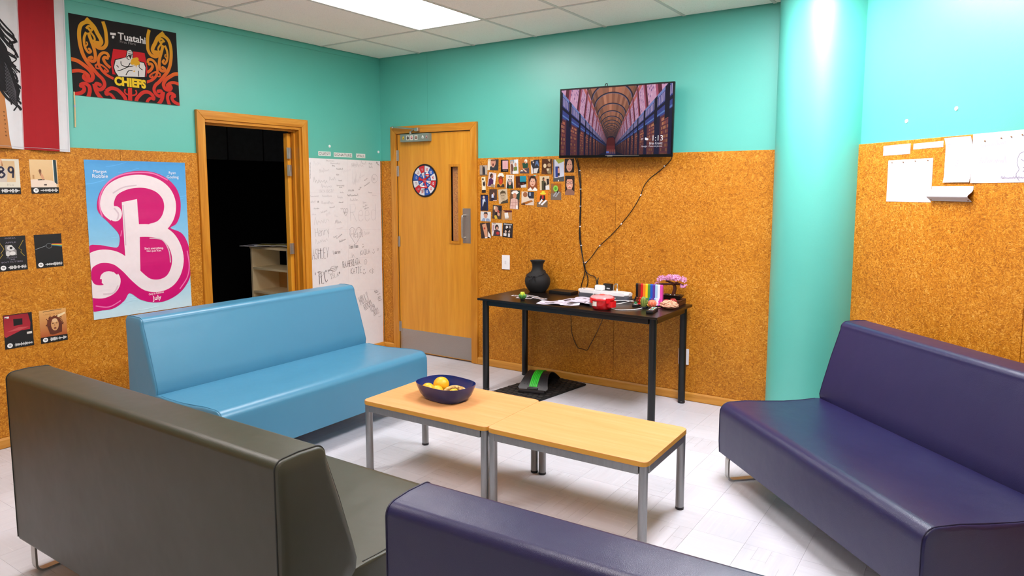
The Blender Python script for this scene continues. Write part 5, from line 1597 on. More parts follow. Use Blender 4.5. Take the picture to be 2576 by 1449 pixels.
def wedge(r0, r1, a0, a1, col):
    n = 5
    p.poly([(r0 * math.cos(a0 + (a1 - a0) * k / n), r0 * math.sin(a0 + (a1 - a0) * k / n)) for k in range(n + 1)] + [(r1 * math.cos(a1 + (a0 - a1) * k / n), r1 * math.sin(a1 + (a0 - a1) * k / n)) for k in range(n + 1)], col)
for k in range(12):
    a1 = PI / 2 - k * PI / 6; a0 = a1 - PI / 6
    gp = 0.012
    wedge(0.545, 0.985, a0 + gp, a1 - gp, outer[k][0]); wedge(0.15, 0.525, a0 + gp * 2, a1 - gp * 2, inner[k][0])
    am = (a0 + a1) / 2
    p.text(outer[k][1], 0.75 * math.cos(am), 0.75 * math.sin(am), 0.20, RED if outer[k][0] == WHT else WHT, 0.17, 0, 0.02)
    p.text(inner[k][1], 0.40 * math.cos(am), 0.40 * math.sin(am), 0.10, RED if inner[k][0] == WHT else WHT, 0.10, 0, 0.02)
p.ell(0, 0, 0.165, 0.165, RED); p.text('100', 0, 0, 0.13, WHT, 0.2, 0, 0.02)
# round sheet: clip by construction (all wedges lie inside the rim)
bmd = lathe(BM(), [(0.134, 0.0), (0.134, 0.004), (0, 0.004)], 48)
obj('board_backing', bmd, plain('board felt', '#15131a', 0.9), t)
V, F, Cc = [], [], []
for T, cs, lay in p.tri:
    ar = (T[1][0] - T[0][0]) * (T[2][1] - T[0][1]) - (T[1][1] - T[0][1]) * (T[2][0] - T[0][0])
    if ar < 0:
        T = (T[0], T[2], T[1])
    b = len(V)
    V += [(q[0], q[1], 0.0042 + 0.0001 * min(lay, 26)) for q in T]; Cc += cs; F.append((b, b + 1, b + 2))
me = bpy.data.meshes.new('board_face'); me.from_pydata(V, [], F)
at = me.attributes.new('Col', 'FLOAT_COLOR', 'POINT')
at.data.foreach_set('color', np.array([(*c, 1.0) for c in Cc], dtype=np.float32).ravel())
me.materials.append(M_CLOTH)
o = bpy.data.objects.new('board_face', me); COL.objects.link(o); o.parent = t
for lab, a, b in (('white and red sticky ball on the upper right of the dart board', 0.575, 1.625), ('white and red sticky ball near the bottom of the dart board', 0.527, 1.512)):
    q = thing('sticky_ball', lab, 'ball', group='sticky balls on the dart board')
    onwall(q, 'back', a, b, 0.021)
    obj('ball', ball(BM(), (0, 0, 0), 0.017, 1, 1, 0.9, 14, 10), M_WHITEPL, q, angle=80)
    bm = BM(); st = 0
    lathe(bm, [(0.0172, -0.005), (0.0178, -0.003), (0.0178, 0.003), (0.0172, 0.005)], 16)
    xform(bm, Matrix.Rotation(PI / 2, 4, 'X'))
    obj('ball_band', bm, plain('ball red', '#cf2a30', 0.6), q)
    p = Print(0.012, 0.012, None, '#d8333a', 0.0004); o = p.build('ball_mark', M_CLOTH); o.parent = q; o.location = (0, 0, 0.0153)

# ---- television on a wall arm
tv = thing('television', 'flat television on the wall showing a library hall and the time 1:13', 'television')
TW, TH = 0.884, 0.508
base = Matrix(((1, 0, 0, 0), (0, 0, -1, 0), (0, 1, 0, 0), (0, 0, 0, 1)))
tv.matrix_world = Matrix.Translation((2.421, -0.115, 1.981)) @ Matrix.Rotation(0.03, 4, 'Z') @ base @ Matrix.Rotation(-0.012, 4, 'Z')
bm = BM()
box(bm, -TW / 2, TW / 2, -TH / 2, TH / 2, -0.012, 0.0, 0.002, 1)
box(bm, -TW / 2 + 0.12, TW / 2 - 0.12, -TH / 2 + 0.03, TH / 2 - 0.12, -0.045, -0.012, 0.008, 2)
obj('housing', bm, M_BLACKPL, tv)
bm = BM()
for q in ((-TW / 2, TW / 2, TH / 2 - 0.011, TH / 2), (-TW / 2, TW / 2, -TH / 2, -TH / 2 + 0.019), (-TW / 2, -TW / 2 + 0.012, -TH / 2 + 0.019, TH / 2 - 0.011), (TW / 2 - 0.012, TW / 2, -TH / 2 + 0.019, TH / 2 - 0.011)):
    box(bm, *q, 0.0, 0.006, 0.0015, 1)
obj('bezel', bm, plain('glossy black', '#060607', 0.25, spec=0.25), tv)
obj('bezel_trim', bx(-0.06, 0.20, -TH / 2 + 0.012, -TH / 2 + 0.0145, 0.006, 0.0072), M_CHROME, tv, smooth=False)
obj('logo_plate', bx(-0.045, -0.005, -TH / 2 + 0.0085, -TH / 2 + 0.0135, 0.006, 0.0078), M_CHROME, tv, smooth=False)
obj('mount_plate', bx(-0.12, 0.12, -0.12, 0.12, -0.072, -0.045), M_BLACK, tv, smooth=False)
obj('mount_arm', bx(-0.04, 0.04, -0.05, 0.05, -0.114, -0.070), M_BLACK, tv, smooth=False)
bm = BM(); tube(bm, smoothpath([(-0.09, TH / 2 - 0.03, -0.02), (-0.085, TH / 2 + 0.014, -0.02), (-0.070, TH / 2 + 0.018, -0.02), (-0.068, TH / 2 - 0.02, -0.02)], 5), 0.003, 6)
obj('cable_loop', bm, M_BLACKPL, tv)
SW, SHh = TW - 0.024, TH - 0.030
s = Print(SW, SHh, [(0, 0), (2020, 0), (2020, 1262), (0, 1262)], '#0d0f24', 0.0005)
VPX, VPY = 960, 1158
def pr(X, Y, Z):
    return (VPX + 1000 * X / Z, VPY - 1000 * Y / Z)
ZS = [0.24, 0.33] + [0.42 + 0.145 * k for k in range(4)] + [1.0 + 0.235 * k for k in range(0, 15)]
rnd = random.Random(5)
def shade(c, f):
    c = c.lstrip('#'); v = [int(c[i:i + 2], 16) for i in (0, 2, 4)]
    return '#%02x%02x%02x' % tuple(int(max(0, min(255, q * f))) for q in v)
for i in range(len(ZS) - 2, -1, -1):
    z0, z1 = ZS[i], ZS[i + 1]
    L0 = (len(ZS) - i) * 8
    fade = max(0.45, 1.0 - 0.035 * i)
    # barrel vault between two ribs
    def arcpts(z, n=18, dr=0.0):
        return [pr((0.33 + dr) * math.cos(PI * k / n), 0.81 + (0.265 + dr) * math.sin(PI * k / n), z) for k in range(n + 1)]
    a0, a1 = arcpts(z0), arcpts(z1)
    for k in range(18):
        tone = rnd.uniform(.8, 1.12) * fade * (0.72 + 0.45 * math.sin(PI * (k + .5) / 18))
        s.poly([a0[k], a0[k + 1], a1[k + 1], a1[k]], shade('#b4765a' if k % 2 else '#a9684f', tone), L0 + 1)
    for sg in (-1, 1):
        zm = z0 + (z1 - z0) * 0.34
        # upper wall: pier and bookcase bay
        s.poly([pr(sg * .33, .81, z0), pr(sg * .33, .81, z1), pr(sg * .37, .44, z1), pr(sg * .37, .44, z0)], shade('#d09cbc', fade), L0 + 1)
        s.poly([pr(sg * .33, .81, z0), pr(sg * .33, .81, zm), pr(sg * .37, .44, zm), pr(sg * .37, .44, z0)], shade('#a8526a', fade), L0 + 2)
        s.poly([pr(sg * .335, .80, z0), pr(sg * .335, .80, z0 + .03), pr(sg * .37, .44, z0 + .03), pr(sg * .37, .44, z0)], shade('#5c1f30', fade), L0 + 3)
        s.poly([pr(sg * .332, .79, zm), pr(sg * .332, .79, z1), pr(sg * .338, .73, z1), pr(sg * .338, .73, zm)], shade('#c86b62', fade), L0 + 2)
        if z0 < 2.2:
            for y in range(7):
                Y = .46 + .038 * y
                for q in range(5):
                    if rnd.random() < .55:
                        za = zm + (z1 - zm) * (q + .15) / 5; zb = zm + (z1 - zm) * (q + .75) / 5
                        Xq = .37 - (Y - .44) * .108
                        s.poly([pr(sg * Xq, Y, za), pr(sg * Xq, Y, zb), pr(sg * Xq, Y + .02, zb), pr(sg * Xq, Y + .02, za)], shade('#7d5c8c' if rnd.random() < .6 else '#e2bcd0', fade), L0 + 2)
        # balcony
        s.poly([pr(sg * .37, .44, z0), pr(sg * .37, .44, z1), pr(sg * .37, .245, z1), pr(sg * .37, .245, z0)], shade('#3a4284', fade), L0 + 1)
        s.poly([pr(sg * .37, .44, z0), pr(sg * .37, .44, z1), pr(sg * .37, .415, z1), pr(sg * .37, .415, z0)], shade('#7583bd', fade), L0 + 2)
        s.poly([pr(sg * .37, .335, z0), pr(sg * .37, .335, z1), pr(sg * .37, .31, z1), pr(sg * .37, .31, z0)], shade('#14132e', fade), L0 + 2)
        s.poly([pr(sg * .37, .275, z0), pr(sg * .37, .275, z1), pr(sg * .37, .262, z1), pr(sg * .37, .262, z0)], shade('#5a78b5', fade), L0 + 2)
        if z0 < 2:
            nb = 9
            for q in range(nb):
                za = z0 + (z1 - z0) * (q + .2) / nb; zb = z0 + (z1 - z0) * (q + .65) / nb
                s.poly([pr(sg * .37, .41, za), pr(sg * .37, .41, zb), pr(sg * .37, .345, zb), pr(sg * .37, .345, za)], shade('#b9a6c8', fade), L0 + 2)
        # lower bookcases, shelf rows, dark column
        s.poly([pr(sg * .37, .245, z0), pr(sg * .37, .245, z1), pr(sg * .37, -.16, z1), pr(sg * .37, -.16, z0)], shade('#5c2f38', fade), L0 + 1)
        for y in range(11):
            Y = .225 - .032 * y
            nb = 9 if z0 < 2 else 3
            for q in range(nb):
                za = zm + (z1 - zm) * (q + .1) / nb; zb = zm + (z1 - zm) * (q + .8) / nb
                c = rnd.choice(('#a85a42', '#b8765a', '#8a4a44', '#c88a5c', '#74414c'))
                s.poly([pr(sg * .37, Y, za), pr(sg * .37, Y, zb), pr(sg * .37, Y - .021, zb), pr(sg * .37, Y - .021, za)], shade(c, fade * (1.05 - .06 * y)), L0 + 2)
        s.poly([pr(sg * .36, .25, z0), pr(sg * .36, .25, zm), pr(sg * .36, -.16, zm), pr(sg * .36, -.16, z0)], shade('#191735', fade), L0 + 3)
        s.poly([pr(sg * .355, .42, z0 + .02), pr(sg * .355, .42, z0 + .05), pr(sg * .355, .2, z0 + .05), pr(sg * .355, .2, z0 + .02)], '#0e0d20', L0 + 4)
    # rib in front of this bay
    ri, ro = arcpts(z0, 18, -0.030), arcpts(z0, 18, 0.002)
    for k in range(18):
        s.poly([ri[k], ri[k + 1], ro[k + 1], ro[k]], shade('#2c2338', max(.7, fade)), L0 + 5)
    rj = arcpts(z0, 18, -0.022)
    for k in range(18):
        s.poly([ri[k], ri[k + 1], rj[k + 1], rj[k]], shade('#8c7c9c', fade), L0 + 6)
s.k = (len(ZS) + 2) * 8
# far end wall and floor
s.poly([pr(-.33, -.2, 4.3), pr(-.33, .7, 4.3), pr(-.2, .95, 4.3), pr(.2, .95, 4.3), pr(.33, .7, 4.3), pr(.33, -.2, 4.3)], '#4a1618')
s.poly([pr(-.33, -.2, 4.3), pr(-.33, .3, 4.3), pr(.33, .3, 4.3), pr(.33, -.2, 4.3)], '#5c1f20')
s.poly([(860, 1262), (900, 1205), (1020, 1205), (1060, 1262)], '#1d2048')
for k in range(5):
    s.poly([(890 + 36 * k, 1160), (900 + 36 * k, 1160), (905 + 36 * k, 1240), (888 + 36 * k, 1240)], '#8a5a52')
s.poly([(880, 1195), (930, 1195), (930, 1225), (880, 1225)], '#4a62b0')
s.text('1:13', 1792, 968, 92, '#f4f0f4', 185, 0, 0.0)
s.text('Brian Kravitz', 1762, 1062, 44, '#e6e0ea', 238)
s.text('Google \u2022 Featured photos', 1692, 1118, 36, '#d9d2de', 382)
s.ell(1602, 985, 30, 20, '#f0ecf2'); s.ell(1585, 968, 16, 14, '#f0ecf2'); s.text('9\u00b0', 1525, 985, 38, '#e6e0ea', 34)
o = s.build('screen', M_SCREEN); o.parent = tv; o.location = (0, 0.004, 0.0002)

# ---- television leads pinned to the board with white clips
def lead(label, paths, clips, r=0.0035):
    t = thing('television_lead', label, 'cable', group='black leads under the television')
    onwall(t, 'back')
    for pts in paths:
        bm = BM(); tube(bm, smoothpath(pts, 5), r, 7)
        obj('lead', bm, M_BLACKPL, t)
    for x, z, ro in clips:
        o = obj('cable_clip', bx(-0.0065, 0.0065, -0.004, 0.004, 0.0, 0.009, 0.002, 2), M_WHITEPL, t)
        o.location = (x, z, 0.0003); o.rotation_euler = (0, 0, ro)
n_ = 0.006
lead('thick black lead running straight down from the left end of the television', [
    [(2.060, 1.745, 0.04), (2.058, 1.715, .012), (2.072, 1.660, n_), (2.078, 1.60, n_), (2.092, 1.50, n_), (2.093, 1.37, n_), (2.090, 1.25, n_), (2.098, 1.15, n_), (2.106, 1.06, n_), (2.124, .950, n_), (2.130, .915, n_), (2.140, .870, n_), (2.128, .82, n_), (2.110, .76, n_), (2.112, .72, .012), (2.125, .712, .03)],
    [(2.072, 1.745, 0.04), (2.070, 1.715, .012), (2.082, 1.650, n_), (2.094, 1.58, n_), (2.097, 1.50, n_), (2.0975, 1.37, n_), (2.096, 1.25, n_), (2.088, 1.18, n_), (2.096, 1.08, n_), (2.126, .955, n_ + .004), (2.135, .915, n_ + .004), (2.152, .86, n_), (2.166, .81, n_), (2.160, .76, n_), (2.140, .72, .02)]],
    [(2.086, 1.64, .1), (2.094, 1.50, 0), (2.094, 1.37, 0), (2.093, 1.215, 0), (2.104, 1.07, .1), (2.128, .94, .2)])
lead('thin black lead slanting from the right end of the television down to the left', [
    [(2.815, 1.745, 0.03), (2.818, 1.712, .012), (2.76, 1.655, n_), (2.714, 1.618, n_), (2.655, 1.575, n_), (2.61, 1.517, n_), (2.583, 1.445, n_), (2.520, 1.343, n_), (2.439, 1.245, n_), (2.362, 1.162, n_), (2.265, 1.075, n_), (2.198, .989, n_), (2.150, .934, .014), (2.146, .912, .016), (2.150, .878, .012), (2.18, .85, .012), (2.225, .835, n_), (2.24, .80, n_), (2.242, .775, .02)]],
    [(2.765, 1.662, -.7), (2.589, 1.458, 1.0), (2.439, 1.245, .85), (2.265, 1.075, .8), (2.148, .942, .7)], 0.003)
lead('thin brown lead hanging in a loop on the board under the desk', [
    [(2.018, .66, n_), (2.020, .488, n_), (2.032, .369, n_), (2.079, .273, n_), (2.12, .262, n_), (2.167, .259, n_), (2.19, .30, n_), (2.241, .393, n_), (2.300, .523, n_), (2.34, .66, n_)]], [], 0.0022)

# ---- switch and socket
def plate(name, label, x, z, w, h, socket):
    t = thing(name, label, 'switch' if not socket else 'socket'); onwall(t, 'back', x, z, 0.0002)
    obj('cover_plate', bx(-w / 2, w / 2, -h / 2, h / 2, 0, 0.009, 0.002, 2), M_WHITEPL, t)
    if not socket:
        obj('rocker', bx(-0.009, 0.009, -0.013, 0.013, 0.009, 0.0125, 0.002, 2), plain('rocker white', '#dfdcdc', 0.4), t)
    else:
        for s_ in (-1, 1):
            obj('socket_face', bx(-0.018, 0.018, s_ * 0.026 - 0.018, s_ * 0.026 + 0.018, 0.009, 0.0105, 0.001, 1), plain('socket white', '#dcd8d8', 0.4), t)
plate('light_switch', 'white light switch on the strand board between the door and the desk', 1.402, 0.898, 0.076, 0.118, False)
plate('wall_socket', 'white wall socket low down behind the right rear desk leg', 2.941, 0.313, 0.075, 0.114, True)

# ---- papers on the slanting wall (s runs along that wall)
S_ = lambda x, y: (x - 3.75) / S2
def paper(label, s0, s1, z0, z1, draw=None, rot=0.0, wave=None, pins=(), col='#dcd9df', sub=(10, 10)):
    w, h = s1 - s0, z1 - z0
    t = thing('paper_sheet', label, 'paper', group='white papers on the slanting wall')
    onwall(t, 'right', (s0 + s1) / 2, (z0 + z1) / 2, 0.0008, rot)
    p = Print(w, h, None, col, 0.0005, wave)
    if draw:
        draw(p)
    o = p.build('sheet', M_PRINT, sub); o.parent = t
    for u, v in pins:
        q = obj('push_pin', lathe(BM(), [(0.0026, 0), (0.0030, 0.0015), (0.0026, 0.003), (0, 0.0035)], 10), plain('brass pin', '#9a6428', 0.3, 0.6), t)
        q.location = ((u - .5) * w, (.5 - v) * h, 0.0015 + (p.wave((u - .5) * w, (.5 - v) * h) if wave else 0))
def d1_(p):
    p.s = .05
    for y in (.35, .55, .75):
        p.stroke([(.05, y), (.5, y), (.95, y)], .012, '#b4b4cc')
    p.stroke([(.2, .42), (.3, .42)], .02, '#9a9ac0', smooth=0)
def d2_(p):
    p.s = .03
    p.stroke([(.05, .5), (.9, .5)], .02, '#b4b4cc', smooth=0)
def d3_(p):
    p.s = 0.215
    for x, y in ((.08, .27), (.06, .50), (.42, .64)):
        p.hand('S', x, y, .13, '#d0808f', .35)
    p.hand('xoxo', .12, .86, .09, '#d69aa8', .35)
def d4_(p):
    p.s = 0.22
    r_ = random.Random(9)
    p.scribble(.12, .28, .6, .10, '#b2adba', .014, .05, 21); p.scribble(.14, .60, .6, .12, '#b8b2c0', .014, 0, 22)
    p.stroke([(.88, .42), (.78, .45), (.74, .62), (.78, .75), (.74, .85), (.80, .98)], .012, '#8f8999')
    p.stroke([(.80, .56), (.86, .60), (.92, .58), (.90, .70), (.84, .72)], .012, '#827c8d'); p.stroke([(.84, .80), (.9, .76), (.88, .9)], .012, '#8f8999')
    p.scribble(.5, .92, .9, .05, '#a9a3b2', .01, 0, 5)
def d5_(p):
    p.s = .1
    p.scribble(.12, .32, .8, .06, '#b0aab6', .012, 0, 11); p.scribble(.12, .5, .5, .06, '#b0aab6', .012, 0, 12)
def d6_(p):
    p.s = .2
    p.stroke([(.17, .30), (.165, .36)], .012, '#9a96aa', smooth=0); p.stroke([(.2, .30), (.2, .35)], .010, '#b4afc0', smooth=0)
paper('small white note slip at the top left of the slanting wall board', 0.625, 0.823, 1.683, 1.736, d1_, 0.01)
paper('narrow white paper strip just under the top edge of the slanting wall board', 0.843, 1.038, 1.706, 1.735, d2_, 0.012)
paper('white sheet with pale red letters S and xoxo, curling at its top corner', 1.054, 1.210, 1.535, 1.748, d3_, 0.0, (1, 20, lambda y: 0.014 * max(0.0, (y - .05) / .06) ** 2 + 0.006 * max(0, (-y - .06) / .05) ** 2))
paper('large white sheet with a faint pencil drawing, cut by the right edge of the photo', 1.217, 1.530, 1.532, 1.756, d4_, 0.004, (0, 20, lambda x: 0.007 * max(0.0, (-x - .08) / .08) ** 2), ((.2, .16), (.47, .13), (.63, .12), (.8, .10)), '#d5d2da')
paper('square white sheet held by four pins on the slanting wall board', 0.668, 0.980, 1.437, 1.656, d6_, 0.003, None, ((.1, .06), (.36, .06), (.63, .05), (.9, .05)))
paper('small white paper curling outward below the sheet with red letters', 0.983, 1.232, 1.445, 1.517, d5_, 0.0, (1, 24, lambda y: 0.030 * math.exp(-((y + 0.012) / 0.018) ** 2)), ((.05, .93), (.95, .93)), '#d8d4d8', (6, 24))
bm = BM()
for s_, z in ((0.777, 1.895), (1.30, 1.86)):
    pass
for n, (s_, z) in enumerate(((0.75, 1.855), (1.07, 1.885))):
    o = obj('adhesive_dot', lathe(BM(), [(0.011, 0), (0.010, 0.003), (0, 0.004)], 12), M_WHITEPL)
    onwall(o, 'right', s_ + 0.02, z, -PT + 0.0002)
    tag(o, ('white adhesive dot on the bright teal wall just above the note slip', 'white adhesive dot on the bright teal wall above the sheet with red letters')[n], 'putty', 'adhesive dots')

# ================================================================== THINGS ON AND UNDER THE DESK
DZ = DH
# ---- black vase with a plastic chain
t = thing('vase', 'matt black round bellied vase with a chain around its shoulder', 'vase', (1.788, -0.128, DZ))
obj('body', lathe(BM(), [(0.055, 0.0), (0.062, 0.003), (0.080, 0.025), (0.096, 0.055), (0.1005, 0.082), (0.096, 0.110), (0.080, 0.135), (0.058, 0.155), (0.046, 0.172), (0.042, 0.192), (0.044, 0.215), (0.052, 0.234), (0.0585, 0.242), (0.0585, 0.247), (0.053, 0.247), (0.042, 0.230), (0.036, 0.200), (0.038, 0.17), (0.0, 0.165)], 48), plain('matt black ceramic', '#161515', 0.75, var=0.15, bump=0.2, bscale=600), t, angle=60)
M_CHAIN = plain('black plastic links', '#1b1a20', 0.18, var=0.2)
def shoulder_r(z):
    pr_ = [(0.096, 0.110), (0.080, 0.135), (0.058, 0.155), (0.046, 0.172), (0.042, 0.192)]
    for (r0, z0), (r1, z1) in zip(pr_, pr_[1:]):
        if z <= z1:
            return r0 + (r1 - r0) * (z - z0) / (z1 - z0)
    return 0.044
def link(bm, p, tdir, k):
    p = Vector(p); tdir = Vector(tdir).normalized()
    up = tdir.orthogonal().normalized(); sd = tdir.cross(up)
    ax = up if k % 2 else (up * .5 + sd * .87)
    P = [p + tdir * 0.0085 * math.cos(a) + ax * 0.0048 * math.sin(a) for a in [2 * PI * q / 10 for q in range(10)]]
    tube(bm, P, 0.0017, 5, True)
ch = BM()
n = 26
pts = []
for k in range(n):
    a = 2 * PI * k / n
    z = 0.146 + 0.021 * math.cos(a - 1.25)
    r = shoulder_r(max(0.112, min(0.19, z))) + 0.006
    pts.append(Vector((r * math.cos(a), r * math.sin(a), z)))
for k in range(n):
    link(ch, (pts[k] + pts[(k + 1) % n]) / 2, pts[(k + 1) % n] - pts[k], k)
a0 = math.radians(286)
kn = Vector((0.086 * math.cos(a0), 0.086 * math.sin(a0), 0.128))
for sx, m_ in ((-1, 3), (0.35, 3)):
    for q in range(m_):
        zz = 0.122 - 0.013 * q
        ang = a0 + sx * 0.13 * (q + 0.6)
        rr = 0.1005 * 0.93 + 0.005 + 0.004 * q
        link(ch, (rr * math.cos(ang), rr * math.sin(ang), zz), (0.4 * sx * -math.sin(ang), 0.4 * sx * math.cos(ang), -1), q)
ball(ch, (0.092 * math.cos(a0), 0.092 * math.sin(a0), 0.132), 0.007)
obj('chain', ch, M_CHAIN, t, angle=80)

# ---- printed cut-outs and strips
def deskpaper(name, label, x, y, w, h, rz, draw, lift=0.0, wave=None, group=None, paper='#e9e6ee', sub=(1, 1), outline=None):
    p = Print(w, h, None, paper, 0.0004, wave)
    draw(p)
    o = p.build(name, M_PRINT, sub)
    o.location = (x, y, DZ + 0.0004 + lift); o.rotation_euler = (0, 0, rz)
    tag(o, label, 'paper', group)
    return o
def strip_draw(seed):
    r_ = random.Random(seed)
    def f(p):
        for k in range(3):
            x = .08 + .3 * k
            p.rect(x, .16, x + .25, .84, r_.choice(('#3a2f2c', '#1c1a1d', '#4c3d36')))
            p.ell(x + .12, .45, .07, .2, '#b79a86')
    return f
for n, (x, y, w, h, rz, lab) in enumerate(((1.800, -0.395, 0.135, 0.040, .1, 'printed photo strip farthest left on the desk'), (1.850, -0.345, 0.15, 0.040, -.15, 'printed photo strip at the back of the strips, behind the green succulent'),
      (1.885, -0.470, 0.12, 0.042, .12, 'printed photo strip just in front of the succulent on the left of the desk'), (1.985, -0.420, 0.13, 0.050, -.35, 'printed photo strip at the right of the green succulent'))):
    deskpaper('photo_strip', lab, x, y, w, h, rz, strip_draw(n), 0.0008 * n, None, 'photo strips on the desk')
def sheet_draw(seed):
    r_ = random.Random(seed)
    def f(p):
        for k in range(5):
            p.ell(r_.uniform(.15, .85), r_.uniform(.15, .85), r_.uniform(.06, .16), r_.uniform(.06, .16), r_.choice(('#4a4548', '#6a6266', '#2c292b', '#bdb3c9')), rot=r_.uniform(0, 3))
        for k in range(4):
            y = r_.uniform(.1, .9)
            p.rect(r_.uniform(.05, .3), y, r_.uniform(.5, .95), y + .03, '#a79fb4')
    return f
wv = lambda k, a, ph: (0, 14, lambda x: a * (0.6 + 0.5 * math.sin(k * x + ph) + 0.4 * math.sin(1.9 * k * x + ph * 2)))
for n, (x, y, w, h, rz, a, lab) in enumerate(((2.175, -0.545, .20, .15, .25, .006, 'crumpled printed cut-out at the left of the paper pile on the desk'), (2.285, -0.435, .22, .17, .55, .008, 'printed paper in the middle of the pile on the desk'),
      (2.345, -0.300, .24, .13, .35, .007, 'printed paper at the back of the pile, nearest the power board'), (2.395, -0.430, .20, .14, -.1, .009, 'folded printed paper on top of the pile behind the red lunch box'),
      (2.345, -0.600, .13, .09, .45, .004, 'small bordered print lying in front of the paper pile'), (2.455, -0.430, .13, .15, .3, .005, 'pale patterned paper touching the red lunch box'))):
    deskpaper('printed_cutout', lab, x, y, w, h, rz, sheet_draw(n + 3), 0.0035 * n, wv(24, a, n * 1.3), 'printed papers on the desk', '#dcd6e6', (14, 12))

# ---- green succulent
t = thing('toy_succulent', 'little green and yellow toy succulent at the left of the desk', 'toy plant', (1.925, -0.553, DZ))
MG1, MG2 = plain('toy green', '#4d8a45', 0.35), plain('toy lime', '#d3e04a', 0.35)
obj('pot', lathe(BM(), [(0.014, 0), (0.016, 0.002), (0.016, 0.010), (0.010, 0.012)], 16), M_BLACKPL, t)
def leafshape(bm, a, r, h, out, wd):
    c, s_ = math.cos(a), math.sin(a)
    path = [(0.3 * r * c, 0.3 * r * s_, 0.010), (r * c, r * s_, 0.010 + .35 * h), ((r + out * .5) * c, (r + out * .5) * s_, 0.01 + .7 * h), ((r + out * .35) * c, (r + out * .35) * s_, 0.01 + h)]
    tube(bm, smoothpath(path, 4), [wd * q for q in (.5, .7, .85, .95, 1, 1, .98, .92, .85, .75, .6, .42, .2)], 6)
for k in range(9):
    bm = BM(); leafshape(bm, 2 * PI * k / 9, 0.018, 0.036, 0.012, 0.007); obj('leaf', bm, MG1, t, angle=80)
for k in range(6):
    bm = BM(); leafshape(bm, 2 * PI * k / 6 + .3, 0.009, 0.052, 0.006, 0.0065); obj('leaf', bm, MG2, t, angle=80)

# ---- flat black box, power board with plugs
o = obj('media_player', bx(-0.10, 0.10, -0.055, 0.055, 0, 0.022, 0.003, 2), M_BLACKPL)
o.location = (2.000, -0.092, DZ); o.rotation_euler = (0, 0, -0.04)
tag(o, 'flat black box between the vase and the power board', 'media player')
PBX, PBY, PBR = 2.372, -0.128, math.radians(-4)
t = thing('power_board', 'white and grey surge protected power board at the back of the desk', 'power board', (PBX, PBY, DZ), PBR)
pl = rrect(-0.212, 0.212, -0.048, 0.048, 0.026, 6)
obj('base', prism(BM(), pl, 0.0, 0.032, 0.006, 2), plain('dark grey plastic', '#55565e', 0.45), t)
obj('top_cover', prism(BM(), rrect(-0.213, 0.213, -0.049, 0.049, 0.026, 6), 0.033, 0.056, 0.010, 3), M_WHITEPL, t)
for k in range(6):
    bm = BM()
    for a in (0, 2.2, -2.2):
        st = set(bm.verts); box(bm, -0.0012, 0.0012, -0.004, 0.004, 0.0, 0.0006)
        xform(bm, Matrix.Translation((-0.16 + 0.062 * k + 0.008 * math.sin(a), 0.008 * math.cos(a), 0.0555)) @ Matrix.Rotation(a, 4, 'Z'), st)
    obj('socket_slots', bm, plain('slot grey', '#6f6f75', 0.6), t, smooth=False)
obj('power_switch', bx(-0.188, -0.172, -0.006, 0.006, 0.0555, 0.0585, 0.001, 1), plain('switch grey', '#8d8d92', 0.4), t)
obj('indicator_lamp', lathe(BM(), [(0.004, 0), (0.004, .002), (0, .003)], 10, (-0.198, -0.012, 0.0553)), plain('lamp black', '#1b1b1f', 0.2), t)
obj('printed_mark', bx(0.085, 0.118, -0.0487, -0.048, 0.012, 0.020), plain('mark white', '#cfcfd4', 0.5), t, smooth=False)
def pbpos(u, v, z):
    c, s_ = math.cos(PBR), math.sin(PBR)
    return (PBX + c * u - s_ * v, PBY + s_ * u + c * v, DZ + z)
o = thing('white_charger', 'white double plug charger standing on the power board', 'charger', pbpos(-0.035, -0.012, 0.0562), PBR)
bm = bx(-0.038, 0.038, -0.020, 0.020, 0.0, 0.040, 0.012, 3)
obj('charger_body', bm, M_WHITEPL, o)
for k in (-1, 1):
    bm = BM(); tube(bm, smoothpath([(k * .026, -0.018, 0.014), (k * .028, -0.034, -0.004), (k * .032, -0.042, -0.03), (k * .05, -0.055, -0.052)], 5), 0.002, 6)
    obj('charger_lead', bm, M_WHITEPL, o)
o = thing('black_adapter', 'black box shaped power adapter standing behind the white charger', 'adapter', pbpos(0.012, 0.026, 0.0562), PBR)
obj('adapter_body', bx(-0.034, 0.034, -0.016, 0.018, 0.0, 0.050, 0.004, 2), M_BLACKPL, o)
p = Print(0.026, 0.009, None, '#cfcfd0', 0.0003); p.rect(.4, 0, .5, 1, '#222222'); q = p.build('adapter_label', M_PRINT); q.parent = o
q.matrix_local = Matrix.Translation((0.010, -0.0162, 0.016)) @ Matrix.Rotation(PI / 2, 4, 'X')
o = thing('black_plug', 'black plug with a lead rising to the television at the left of the white charger', 'plug', pbpos(-0.075, 0.010, 0.0562), PBR)
obj('plug_body', bx(-0.018, 0.018, -0.012, 0.012, 0.0, 0.022, 0.004, 2), M_BLACKPL, o)
bm = BM(); tube(bm, smoothpath([(0.004, 0.004, 0.02), (0.0, 0.010, 0.06), (-0.006, 0.03, 0.085)], 4), [0.007, .0068, .0065, .006, .0055, .005, .0045, .004, .003], 8)
obj('strain_relief', bm, M_BLACKPL, o)
o = thing('lead_plug', 'white tipped plug with a looped lead at the right end of the power board', 'plug', pbpos(0.098, 0.006, 0.0562), PBR)
bm = BM(); tube(bm, smoothpath([(-0.045, 0.030, -0.02), (-0.042, 0.026, 0.035), (-0.015, 0.012, 0.055), (0.0, 0.004, 0.052), (0.003, 0.0, 0.03), (0.002, 0.0, 0.015)], 5), 0.0036, 7)
obj('looped_lead', bm, M_CHROME, o)
obj('plug_tip', bx(-0.004, 0.006, -0.005, 0.005, 0.0, 0.024, 0.002, 1), M_WHITEPL, o)
